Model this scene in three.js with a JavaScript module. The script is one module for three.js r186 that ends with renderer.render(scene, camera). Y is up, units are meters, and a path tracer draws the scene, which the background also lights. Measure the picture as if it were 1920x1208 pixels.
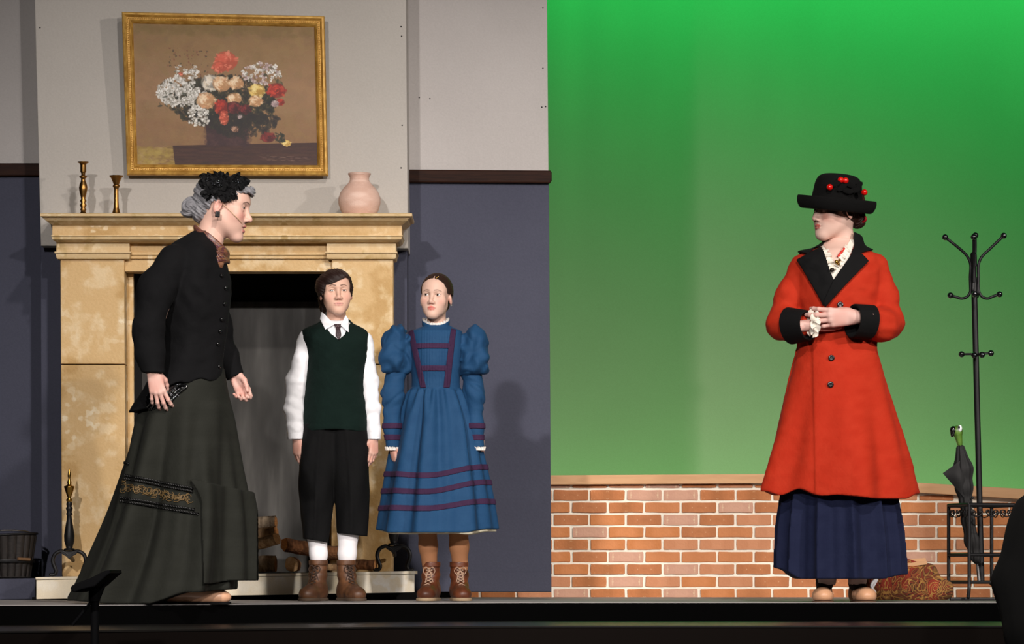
import * as THREE from 'three';
import { mergeGeometries } from 'three/addons/utils/BufferGeometryUtils.js';
import { RectAreaLightUniformsLib } from 'three/addons/lights/RectAreaLightUniformsLib.js';

// ---------------------------------------------------------------- camera, light, exposure
RectAreaLightUniformsLib.init();
const scene = new THREE.Scene();
scene.background = new THREE.Color(0x000000);
const FOCAL = 6580, CAMZ = 14, EYE = 0.109, HORIZON = 1078;      // focal length in pixels of the 1920 x 1208 frame
const camera = new THREE.PerspectiveCamera(2 * Math.atan(604 / FOCAL) * 180 / Math.PI, 1920 / 1208, 0.1, 100);
camera.position.set(0, EYE, CAMZ);
camera.setViewOffset(1920, 1208, 0, 604 - HORIZON, 1920, 1208);  // the lens is shifted up
const renderer = new THREE.WebGLRenderer({ antialias: true });
renderer.toneMapping = THREE.LinearToneMapping;
renderer.toneMappingExposure = 1.0;
renderer.shadowMap.enabled = true;
function spot(name, at, to, color, cd, angle, penumbra, radius) {
  const l = new THREE.SpotLight(color, cd, 0, angle, penumbra, 2);
  l.name = name; l.position.set(...at); l.target.position.set(...to);
  l.castShadow = true; l.shadow.radius = radius; l.shadow.mapSize.set(2048, 2048);
  scene.add(l, l.target);
}
// front-of-house lamps, left and right of the auditorium, and a bar over the front of the stage
spot('house_lamp', [-2.7, 4.2, 12], [-1.2, 0.5, -1], 0xfff8f4, 215, 0.27, 1, 6);
spot('house_lamp_001', [-2.5, 4.2, 12], [1.5, 0.45, -1], 0xfff8f4, 100, 0.26, 1, 6);
spot('house_lamp_002', [9.0, 4.6, 8.5], [-0.9, 0.7, -0.6], 0xfff4ec, 140, 0.31, 0.9, 6);
spot('house_lamp_003', [9.2, 4.6, 8.3], [1.8, 0.5, -3], 0xfff4ec, 215, 0.25, 1, 6);
spot('house_lamp_005', [2.6, 4.2, 12], [-0.9, 0.4, -1], 0xfff8f4, 150, 0.27, 1, 6);
spot('house_lamp_004', [1.6, 6.6, 8.5], [0.3, 0.5, 0.2], 0xfff6ee, 165, 0.36, 0.7, 8);
function area(name, at, to, w, h, color, power) {
  const l = new THREE.RectAreaLight(color, power, w, h);
  l.name = name; l.position.set(...at); l.lookAt(...to); scene.add(l);
}
area('cyclorama_batten', [2.6, 5.3, -5.45], [2.6, 4.9, -6.5], 7, 0.35, 0x38ff7c, 48);
area('cyclorama_ground_row', [2.6, 0.2, -5.7], [2.6, 0.35, -6.5], 7, 0.12, 0x70ff78, 9);

// ---------------------------------------------------------------- small tools
const V3 = (a) => new THREE.Vector3(...a);
const sc = (z) => FOCAL / (CAMZ - z);                              // pixels per metre at a depth
const W = (px, py, z) => [(px - 960) / sc(z), EYE + (HORIZON - py) / sc(z), z];   // a point seen in the photo, put at a depth
let seedState = 12345;
const rnd = () => { seedState = (seedState + 0x6d2b79f5) | 0; let t = Math.imul(seedState ^ (seedState >>> 15), 1 | seedState); t = (t + Math.imul(t ^ (t >>> 7), 61 | t)) ^ t; return ((t ^ (t >>> 14)) >>> 0) / 4294967296; };
const rr = (a, b) => a + (b - a) * rnd();
const clamp = (x, a, b) => x < a ? a : x > b ? b : x;
const mix = (a, b, t) => a + (b - a) * t;
const sstep = (a, b, x) => { const t = clamp((x - a) / (b - a), 0, 1); return t * t * (3 - 2 * t); };
const hash3 = (x, y, z) => { let h = Math.imul(x, 374761393) + Math.imul(y, 668265263) + Math.imul(z, 2147483647 ^ 0x5bd1e995); h = Math.imul(h ^ (h >>> 13), 1274126177); return ((h ^ (h >>> 16)) >>> 0) / 4294967296; };
function noise3(x, y, z) {
  const xi = Math.floor(x), yi = Math.floor(y), zi = Math.floor(z); let u = x - xi, v = y - yi, w = z - zi;
  u = u * u * (3 - 2 * u); v = v * v * (3 - 2 * v); w = w * w * (3 - 2 * w);
  const L = (dx) => mix(mix(hash3(xi + dx, yi, zi), hash3(xi + dx, yi + 1, zi), v), mix(hash3(xi + dx, yi, zi + 1), hash3(xi + dx, yi + 1, zi + 1), v), w);
  return mix(L(0), L(1), u) * 2 - 1;
}
const used = {};
const numbered = (n) => { const k = used[n] = (used[n] ?? -1) + 1; return k ? n + '_' + String(k).padStart(3, '0') : n; };
const shadows = (m) => { m.castShadow = m.receiveShadow = true; return m; };
function thing(name, label, category, at = [0, 0, 0], group) {
  const o = new THREE.Group(); o.name = numbered(name); o.position.set(...at); scene.add(o);
  o.userData = { label, category }; if (group) o.userData.group = group;
  return o;
}
function room(name, at = [0, 0, 0], label) { const o = new THREE.Group(); o.name = name; o.position.set(...at); o.userData = { kind: 'structure' }; if (label) o.userData.label = label; scene.add(o); return o; }
// adds a part whose geometry is given in world coordinates; the parent may be a group at top level or a part of it
function put(parent, name, geo, mat, label) {
  const m = shadows(new THREE.Mesh(geo, mat)); m.name = name;
  const o = new THREE.Vector3(); parent.updateWorldMatrix(true, false); o.setFromMatrixPosition(parent.matrixWorld);
  geo.translate(-o.x, -o.y, -o.z); parent.add(m);
  if (label) m.userData.label = label;
  return m;
}
function structure(name, geo, mat) { const m = shadows(new THREE.Mesh(geo, mat)); m.name = name; m.userData.kind = 'structure'; scene.add(m); return m; }
function metreUV(g) {                                                // uv in metres, from the side each face looks to
  if (g.index) g = g.toNonIndexed();
  const p = g.attributes.position, n = g.attributes.normal, uv = new Float32Array(p.count * 2);
  for (let i = 0; i < p.count; i++) {
    const ax = Math.abs(n.getX(i)), ay = Math.abs(n.getY(i)), az = Math.abs(n.getZ(i)), x = p.getX(i), y = p.getY(i), z = p.getZ(i);
    const [u, v] = az >= ax && az >= ay ? [x, y] : ax >= ay ? [z, y] : [x, z];
    uv[i * 2] = u; uv[i * 2 + 1] = v;
  }
  g.setAttribute('uv', new THREE.BufferAttribute(uv, 2));
  return g;
}
// a flat piece of scenery: outline traced at its own depth, with thickness and eased edges
function slab(pts, z, thick, bevel = 0.003) {
  const s = new THREE.Shape(pts.map(([x, y]) => { const w = W(x, y, z); return new THREE.Vector2(w[0], w[1]); }));
  const g = new THREE.ExtrudeGeometry(s, { depth: thick - 2 * bevel, bevelEnabled: bevel > 0, bevelSize: bevel, bevelThickness: bevel, bevelOffset: -bevel, bevelSegments: 2 });
  g.translate(0, 0, z - thick + bevel);
  return metreUV(g);
}
const rect = (x0, y0, x1, y1, z, t, b) => slab([[x0, y1], [x1, y1], [x1, y0], [x0, y0]], z, t, b);
// a moulding with returned ends: rows of [py, left, right, front depth] measured at depth zr, from top to bottom
function moulding(rows, zback, zr) {
  const pos = [], ring = ([py, l, r, zf]) => { const y = W(0, py, zr)[1], a = W(l, 0, zr)[0], b = W(r, 0, zr)[0]; return [[a, y, zback], [a, y, zf], [b, y, zf], [b, y, zback]]; };
  const quad = (a, b, c, d) => pos.push(...a, ...b, ...c, ...a, ...c, ...d);
  for (let i = 0; i + 1 < rows.length; i++) { const t = ring(rows[i]), b = ring(rows[i + 1]); for (let k = 0; k < 4; k++) { const m = (k + 1) % 4; quad(b[k], b[m], t[m], t[k]); } }
  const t = ring(rows[0]), b = ring(rows[rows.length - 1]); quad(t[0], t[1], t[2], t[3]); quad(b[3], b[2], b[1], b[0]);
  const g = new THREE.BufferGeometry(); g.setAttribute('position', new THREE.Float32BufferAttribute(pos, 3)); g.computeVertexNormals();
  return metreUV(g);
}
function tube(pts, r, seg = 24, rad = 8, closed = false) { return new THREE.TubeGeometry(new THREE.CatmullRomCurve3(pts.map(V3), closed, 'centripetal'), seg, r, rad, closed); }
function ball(c, r, ws = 16, hs = 12) { const g = new THREE.SphereGeometry(r, ws, hs); g.translate(...c); return g; }
function turned(profile, at, seg = 32) { const g = new THREE.LatheGeometry(profile.map(([r, y]) => new THREE.Vector2(r, y)), seg); g.translate(...at); return g; }
function rod(a, b, r, seg = 12, r2 = r) {
  const A = V3(a), B = V3(b), d = B.clone().sub(A), g = new THREE.CylinderGeometry(r2, r, d.length(), seg);
  g.translate(0, d.length() / 2, 0); g.applyQuaternion(new THREE.Quaternion().setFromUnitVectors(new THREE.Vector3(0, 1, 0), d.normalize())); g.translate(...a);
  return g;
}
const join = (list) => mergeGeometries(list.map((g) => { g = g.index ? g.toNonIndexed() : g; for (const k of Object.keys(g.attributes)) if (!['position', 'normal', 'uv'].includes(k)) g.deleteAttribute(k); return g; }));

// ---------------------------------------------------------------- materials
const hexRGB = (h) => [h >> 16 & 255, h >> 8 & 255, h & 255];
function dataTex(n, fn, rep, srgb = true) {                          // fn(u, v) -> [r, g, b] 0..255, made seamless by blending edges
  const d = new Uint8Array(n * n * 4);
  for (let y = 0; y < n; y++) for (let x = 0; x < n; x++) { const c = fn(x / n, y / n), o = (y * n + x) * 4; d[o] = clamp(c[0], 0, 255); d[o + 1] = clamp(c[1], 0, 255); d[o + 2] = clamp(c[2], 0, 255); d[o + 3] = 255; }
  const t = new THREE.DataTexture(d, n, n); t.magFilter = THREE.LinearFilter; t.wrapS = t.wrapT = THREE.MirroredRepeatWrapping; if (srgb) t.colorSpace = THREE.SRGBColorSpace; t.repeat.set(rep, rep); t.needsUpdate = true;
  return t;
}
const fbm = (u, v, f, s = 0, oct = 4) => { let a = 0, k = 0.5; for (let i = 0; i < oct; i++) { a += k * noise3(u * f, v * f, s + i * 7.3); f *= 2.03; k *= 0.5; } return a; };
const lerpC = (a, b, t) => [mix(a[0], b[0], t), mix(a[1], b[1], t), mix(a[2], b[2], t)];
const std = (o) => new THREE.MeshStandardMaterial({ roughness: 0.8, ...o });
const phys = (o) => new THREE.MeshPhysicalMaterial({ roughness: 0.8, ...o });
const grainBump = dataTex(256, (u, v) => { const n = 128 + 90 * fbm(u, v, 60, 3, 3); return [n, n, n]; }, 2, false);
const paintTex = (hex, rep = 0.5, amp = 7) => { const c = hexRGB(hex); return dataTex(512, (u, v) => { const n = fbm(u, v, 5, hex % 97, 5) * amp + (hash3(u * 512 | 0, v * 512 | 0, 5) - 0.5) * 5; return [c[0] + n, c[1] + n, c[2] + n]; }, rep); };
const M = {};
M.breast = std({ map: paintTex(0xb6b1aa, 0.5, 8), roughness: 0.9, bumpMap: grainBump, bumpScale: 0.0015 });
M.wallTop = std({ map: paintTex(0xb6b1ae, 0.5, 8), roughness: 0.9, bumpMap: grainBump, bumpScale: 0.0015 });
M.blue = std({ map: paintTex(0x404252, 0.5, 6), roughness: 0.85, bumpMap: grainBump, bumpScale: 0.0015 });
const woodTex = (c1, c2, f = 3, stretch = 16) => dataTex(512, (u, v) => { const g = fbm(u * 1, v * stretch, f, 11, 5), k = 0.5 + 0.5 * Math.sin((v * stretch * 1.3 + g * 3) * 5); return lerpC(hexRGB(c1), hexRGB(c2), clamp(k * 0.6 + g * 0.6, 0, 1)); }, 1);
M.rail = phys({ map: woodTex(0x2e180e, 0x1c0d07), roughness: 0.6, specularIntensity: 0.25 });
M.tan = std({ map: woodTex(0xd9ab7e, 0xcc9c70, 2, 8), roughness: 0.7 });
const stone = (a, b, c, rep, seed) => dataTex(512, (u, v) => {
  const n = fbm(u, v, 7, seed, 5), m = fbm(u + 3.1, v, 16, seed + 4, 4), blot = sstep(-0.02, 0.5, m) * 0.6 + 0.8 * sstep(0.12, 0.32, fbm(u, v + 5, 26, seed, 3)) * sstep(-0.3, 0.2, fbm(u + 9, v, 4, seed, 2)), dk = sstep(0.05, 0.45, n);
  return lerpC(lerpC(hexRGB(a), hexRGB(b), dk), hexRGB(c), blot).map((x) => x + (hash3(u * 512 | 0, v * 512 | 0, 9) - 0.5) * 10);
}, rep);
M.stone = std({ map: stone(0xcfac76, 0xbd975c, 0xe6d2ae, 1.25, 2), roughness: 0.6, bumpMap: grainBump, bumpScale: 0.002 });
M.stoneTrim = std({ map: stone(0xcfb283, 0xb69862, 0xdcc69c, 2.0, 21), roughness: 0.6 });
M.stonePale = std({ map: stone(0xf0e3c8, 0xe3d0a8, 0xf8f2e4, 1.0, 31), roughness: 0.65 });
M.firebox = std({ map: dataTex(512, (u, v) => { const n = fbm(u * 5, v * 0.9, 4, 5, 5), k = 74 + 34 * n + 26 * sstep(0.1, 0.5, fbm(u * 7, v, 3, 8)) * (1 - v); return [k * 1.02, k, k * 0.97]; }, 0.7), roughness: 0.95 });
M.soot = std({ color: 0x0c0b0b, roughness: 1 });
M.black = phys({ color: 0x08080a, roughness: 0.8, specularIntensity: 0.3 });
M.iron = std({ color: 0x1b1b1d, roughness: 0.45, metalness: 0.4 });
const strandBump = dataTex(256, (u, v) => { const n = 128 + 110 * (0.6 * fbm(u * 14, v, 9, 3, 3) + 0.5 * fbm(u * 40, v * 1.5, 6, 8, 2)); return [n, n, n]; }, 1, false);
M.brass = std({ color: 0xb98f45, roughness: 0.28, metalness: 1 });
M.brassOld = std({ color: 0x9b7440, roughness: 0.35, metalness: 1 });
M.gold = std({ map: dataTex(256, (u, v) => lerpC([216, 172, 88], [164, 120, 50], clamp(0.5 + fbm(u, v, 14, 2, 4), 0, 1)), 3), roughness: 0.45, metalness: 0.35 });
// ================================================================ the stage
{
  const pts = [], at = (px, z) => new THREE.Vector2((px - 960) / sc(z), -z);
  for (const [px, z] of [[-60, 1.5], [250, 1.25], [520, 0.85], [760, 0.45], [1000, 0.22], [1400, 0.2], [2000, 0.22]]) pts.push(at(px, z));
  const front = new THREE.SplineCurve(pts).getPoints(40), shape = new THREE.Shape([...front, new THREE.Vector2(4.6, 8), new THREE.Vector2(-4.6, 8)]);
  const g = new THREE.ExtrudeGeometry(shape, { depth: 0.12, bevelEnabled: false }); g.rotateX(-Math.PI / 2); g.translate(0, -0.12, 0);
  structure('floor', metreUV(g), std({ map: paintTex(0x9a9694, 0.4, 10), roughness: 0.55 }));
  // the face of the stage under the floor, the rounded ledge along it and the pit below
  const band = (off, y0, y1, r) => { const s = new THREE.Shape([...front.map((p) => new THREE.Vector2(p.x, p.y - off)), ...front.slice().reverse().map((p) => new THREE.Vector2(p.x, p.y - off + r))]); const e = new THREE.ExtrudeGeometry(s, { depth: y1 - y0, bevelEnabled: false }); e.rotateX(-Math.PI / 2); e.translate(0, y0, 0); return metreUV(e); };
  structure('wall_front', band(0.012, -1.3, -0.002, 0.05), phys({ color: 0x040404, roughness: 1, specularIntensity: 0.05 }));
  structure('trim_1', band(1.35, -0.078, -0.072, 1.345), phys({ color: 0x141210, roughness: 0.3 }));
  structure('trim_2', band(1.345, -1.3, -0.078, 0.05), phys({ color: 0x0c0705, roughness: 0.8, specularIntensity: 0.15 }));
  const pit = new THREE.BoxGeometry(12, 0.1, 10); pit.translate(0, -1.35, 6);
  structure('floor_pit', metreUV(pit), phys({ color: 0x050505, roughness: 1, specularIntensity: 0.1 }));
}
// cloth cyclorama: one hung sheet with shallow hanging folds
{
  const z0 = -6.5, nx = 160, ny = 30, x0 = -1.2, x1 = 4.4, y0 = 0.02, y1 = 4.4, pos = [], uv = [], idx = [];
  for (let s = 0; s < 2; s++) for (let j = 0; j <= ny; j++) for (let i = 0; i <= nx; i++) {
    const x = mix(x0, x1, i / nx), y = mix(y0, y1, j / ny), z = z0 + 0.012 * fbm(x, y * 0.12, 2.2, 4, 3) * (0.4 + y / y1) + 0.003 * Math.sin(x * 23 + 2 * Math.sin(x * 3)) * sstep(0.8, 3.6, y);
    pos.push(x, y, z - s * 0.004); uv.push(x, y);
  }
  const n = (nx + 1) * (ny + 1);
  for (let j = 0; j < ny; j++) for (let i = 0; i < nx; i++) { const a = j * (nx + 1) + i, b = a + 1, c = a + nx + 1, d = c + 1; idx.push(a, b, d, a, d, c, n + a, n + d, n + b, n + a, n + c, n + d); }
  const g = new THREE.BufferGeometry(); g.setAttribute('position', new THREE.Float32BufferAttribute(pos, 3)); g.setAttribute('uv', new THREE.Float32BufferAttribute(uv, 2)); g.setIndex(idx); g.computeVertexNormals();
  structure('wall_cyclorama', g, std({ map: paintTex(0x9d9d87, 0.6, 3), roughness: 0.95 }));
}
// brick wall: mortar board with every brick laid on it, and the wooden capping
const ZB = -3.0;
{
  const capLine = (px) => px < 1440 ? mix(909, 906, (px - 1033) / 407) : mix(906, 937, (px - 1440) / 480);
  const wall = room('wall_brick', W(1450, 1121, ZB));
  const out = [[890, 1122], [2012, 1122], [2012, capLine(2012)], [1440, 906], [890, capLine(890)]];
  put(wall, 'mortar', slab(out, ZB - 0.008, 0.05, 0), std({ map: paintTex(0xf2eede, 2.5, 10), roughness: 0.95, bumpMap: grainBump, bumpScale: 0.003 }));
  const tones = [[0xd28a58, 0xc27a46], [0xcb8252, 0xab6d42], [0xd38d5e, 0xc27e50], [0xcc875a, 0xb5744a], [0xce906a, 0xbf805a], [0xd0a28a, 0xc0907c]];
  const mats = tones.map(([a, b], k) => std({ roughness: 0.9, bumpMap: grainBump, bumpScale: 0.002, map: dataTex(256, (u, v) => {
    let c = lerpC(hexRGB(a), hexRGB(b), clamp(0.4 + 1.1 * fbm(u, v, 6, k * 9, 4), 0, 1));
    return lerpC(c, [228, 205, 170], sstep(0.40, 0.52, fbm(u, v, 26, k * 5 + 1, 3)) * (k === 4 ? 0.9 : 0.65)); }, 2.4) }));
  const s = sc(ZB), geos = {};
  const brickGeo = (w, h, key) => geos[key] ??= (() => {
    const pts = [], jag = () => rr(-0.0011, 0.0011), x = w / 2, y = h / 2, c = 0.0035;
    for (const [ax, ay, bx, by] of [[-x + c, -y, x - c, -y], [x, -y + c, x, y - c], [x - c, y, -x + c, y], [-x, y - c, -x, -y + c]]) { const k = ax === bx ? 2 : 5; for (let i = 0; i <= k; i++) pts.push(new THREE.Vector2(mix(ax, bx, i / k) + jag(), mix(ay, by, i / k) + jag())); }
    const g = new THREE.ExtrudeGeometry(new THREE.Shape(pts), { depth: 0.006, bevelEnabled: true, bevelSize: 0.002, bevelThickness: 0.002, bevelOffset: -0.002, bevelSegments: 1 }); g.translate(0, 0, -0.01);
    return metreUV(g);
  })();
  for (let row = -1; row < 9; row++) {
    const top = 919.3 + 23.2 * row, off = row % 2 === 0 ? 1038.9 : 1004.7;
    for (let k = -3; k < 15; k++) {
      const l = off + 68.5 * k, r = l + 64.2; if (r < 895 || l > 1985) continue;
      if (r < 1000 && row < 7) continue;                              // behind the blue flat nothing of it shows
      const cl = Math.max(capLine(l), capLine(r)) + 1.5, y0 = Math.max(top, cl), y1 = Math.min(top + 19, 1121);
      if (y1 - y0 < 4) continue;
      const full = y1 - y0 > 18.5, wpx = 64.2, hpx = y1 - y0;
      const m = shadows(new THREE.Mesh(brickGeo(wpx / s, hpx / s, full ? 'f' + (rnd() * 6 | 0) : 'p' + Math.round(hpx)), mats[rnd() < 0.1 ? 5 : rnd() * 5 | 0]));
      m.name = numbered('brick'); const w = W((l + r) / 2 + rr(-0.6, 0.6), (y0 + y1) / 2, ZB); m.position.set(w[0] - wall.position.x, w[1] - wall.position.y, rr(-0.0015, 0.003)); m.rotation.z = rr(-0.004, 0.004) + (rnd() < 0.5 ? Math.PI * (full ? 1 : 0) : 0);
      wall.add(m);
    }
  }
  structure('trim_3', slab([[890, 910], [1442, 906.5], [1442, 889], [890, 892.5]], ZB + 0.035, 0.1, 0.003), M.tan);
  structure('trim_4', slab([[1442, 906.5], [2012, 942.5], [2012, 922.5], [1442, 889]], ZB + 0.035, 0.1, 0.003), M.tan);
}
// black masking behind the room flats
structure('wall_masking', slab([[-150, 1126], [880, 1124], [880, -200], [-150, -200]], -2.7, 0.03, 0), phys({ color: 0x060606, roughness: 1, specularIntensity: 0.1 }));
// painted room flats
const ZW = -2.0;
{
  const back = room('wall_back', W(900, 1110, ZW));
  put(back, 'upper_panel', slab([[640, 330], [1028.5, 330], [1021, -560], [640, -560]], ZW, 0.04), M.wallTop);
  put(back, 'lower_panel', slab([[735, 1110.5], [1034, 1110.5], [1029, 330], [735, 330]], ZW + 0.002, 0.042), M.blue);
  const left = room('wall_left', W(10, 1110, ZW));
  put(left, 'upper_panel', slab([[-80, 316], [140, 318], [140, -560], [-80, -560]], ZW, 0.04), M.wallTop);
  put(left, 'lower_panel', slab([[-80, 1118], [150, 1116], [150, 316], [-80, 316]], ZW + 0.002, 0.042), M.blue);
  const railGeo = (pts) => slab(pts, ZW + 0.03, 0.03, 0.006);
  structure('trim_5', railGeo([[755, 342], [1031, 343.5], [1034.5, 338], [1034.5, 323], [1032, 319.5], [755, 317.5]]), M.rail);
  structure('trim_6', railGeo([[-80, 331], [100, 330], [100, 306], [-80, 306]]), M.rail);
  structure('baseboard_back', slab([[765, 1110], [1033, 1110], [1033, 1073], [765, 1072]], ZW + 0.012, 0.012), M.blue);
  const low = W(0, 1122, -1.25), box = slab([[-80, 1126], [66, 1124], [66, 1084.5], [-80, 1086.5]], -1.25, 0.74, 0.004);
  structure('baseboard_left', box, M.blue);
  // chimney breast: pale upper box on narrower blue cheeks
  const br = room('wall_chimney', W(420, 1112, -1.7));
  put(br, 'upper_panel', slab([[76.5, 461], [765, 466], [757, -560], [50, -560]], -1.68, 0.32, 0.004), M.breast);
  put(br, 'cheek', slab([[78, 1114], [125, 1114], [120, 455], [76, 455]], -1.78, 0.22), M.blue);
  put(br, 'cheek', slab([[725, 1112], [764, 1111], [763, 460], [725, 460]], -1.78, 0.22), M.blue);
  // nail heads left showing on the flats
  for (const [px, py, z] of [[752, 50, -1.68], [753, 68, -1.68], [754, 235, -1.68], [752, 315, -1.68], [75, 52, -1.68], [757, 451, -1.68], [786, 183, ZW], [806, 185, ZW], [1018, 15, ZW], [1018, 128, ZW], [1016, 201, ZW], [1023, 200, ZW]]) {
    const n = new THREE.SphereGeometry(0.0035, 8, 6); n.scale(1, 1, 0.5); n.translate(...W(px, py, z)); put(z === ZW ? back : br, 'nail_head', n, M.iron);
  }
}
// ================================================================ fireplace
const ZF = -1.5;
{
  const f = thing('fireplace', 'tall fireplace surround of mottled tan imitation stone with a deep mantel shelf', 'fireplace', W(425, 1073, ZF));
  put(f, 'mantel_shelf', moulding([[400.5, 78, 772, -1.345], [402, 76.5, 773, -1.34], [406, 76.5, 773, -1.34], [408, 79, 771, -1.35]], -1.66, -1.36), M.stoneTrim);
  put(f, 'cornice', moulding([[408.5, 82, 768, -1.362], [410.5, 82, 768, -1.362], [411, 84, 766, -1.37], [414, 86, 764, -1.377], [418, 92, 758, -1.40], [420, 95, 755, -1.412], [421, 97, 753, -1.42]], -1.66, -1.38), M.stoneTrim);
  put(f, 'frieze', moulding([[421, 98, 753, -1.425], [441, 98, 753, -1.425]], -1.66, -1.42), M.stone);
  put(f, 'architrave', moulding([[441, 96, 755, -1.418], [443, 96, 755, -1.416], [444, 97, 754, -1.42], [449, 98, 752, -1.424], [452, 102, 748, -1.445], [453, 105, 745, -1.46]], -1.66, -1.42), M.stoneTrim);
  put(f, 'lintel', moulding([[453, 236, 620, -1.515], [472, 236, 620, -1.515], [473, 236, 620, -1.506], [478, 236, 620, -1.506], [480, 236, 620, -1.514], [484.5, 236, 620, -1.515], [485, 233, 624, -1.53], [508, 233, 624, -1.53]], -1.66, ZF), M.stone);
  for (const [l, r] of [[106, 243], [613, 742]]) put(f, 'capital', moulding([[453, l, r, -1.475], [472, l, r, -1.475], [472.5, l - 3, r + 3, -1.464], [475.5, l - 3, r + 3, -1.464], [476, l - 1, r + 1, -1.472], [483, l, r, -1.475], [485.5, l + 1, r - 1, -1.478], [486, l + 5, r - 6, -1.49]], -1.66, -1.48), M.stoneTrim);
  for (const [l, r, d] of [[113, 233, 3], [622, 737, -1]]) {
    const p = put(f, 'pilaster', slab([[l + d, d > 0 ? 1083 : 1074], [r + d, d > 0 ? 1081 : 1073], [r + d * 0.35, 684.5], [l + d * 0.35, 684.5]], ZF, 0.16, 0.004), M.stone);
    put(f, 'pilaster', slab([[l + d * 0.3, 682.5], [r + d * 0.3, 682.5], [r, 486], [l, 486]], ZF, 0.16, 0.004), M.stone);
  }
  put(f, 'jamb', slab([[233, 1081], [252, 1081], [250, 500], [231, 500]], -1.62, 0.03, 0.002), M.stone);
  put(f, 'jamb', slab([[618, 1072], [640, 1072], [640, 500], [618, 500]], -1.62, 0.03, 0.002), M.stone);
  const fb = put(f, 'firebox', rect(238, 566, 640, 1076, -2.12, 0.02, 0), M.firebox, 'streaky dark grey firebox back');
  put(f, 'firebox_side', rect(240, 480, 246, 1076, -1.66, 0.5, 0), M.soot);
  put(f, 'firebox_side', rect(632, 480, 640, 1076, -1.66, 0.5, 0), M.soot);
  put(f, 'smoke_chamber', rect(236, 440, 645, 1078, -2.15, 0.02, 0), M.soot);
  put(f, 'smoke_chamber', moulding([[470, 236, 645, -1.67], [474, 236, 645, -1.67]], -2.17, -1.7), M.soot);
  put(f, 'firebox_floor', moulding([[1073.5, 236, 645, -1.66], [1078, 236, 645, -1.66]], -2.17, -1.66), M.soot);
}
{
  const z = -1.1, h = thing('hearth_slab', 'long low hearth slab of pale marbled stone under the fireplace', 'hearth', W(420, 1118, z));
  put(h, 'slab_front', slab([[68, 1124], [777, 1111], [777, 1077.5], [68, 1088]], z, 0.02, 0.002), M.stonePale);
  put(h, 'slab_top', slab([[66.5, 1087.5], [778, 1077], [778, 1071], [66.5, 1082.5]], z + 0.006, 0.4, 0.002), M.stonePale);
  put(h, 'core', slab([[80, 1118], [765, 1108], [765, 1077.5], [80, 1086]], z - 0.025, 0.4, 0), M.soot);
  put(h, 'plinth', slab([[60, 1127.4], [785, 1125.2], [785, 1112], [60, 1120]], z - 0.1, 0.3, 0), M.soot);
}
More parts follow.
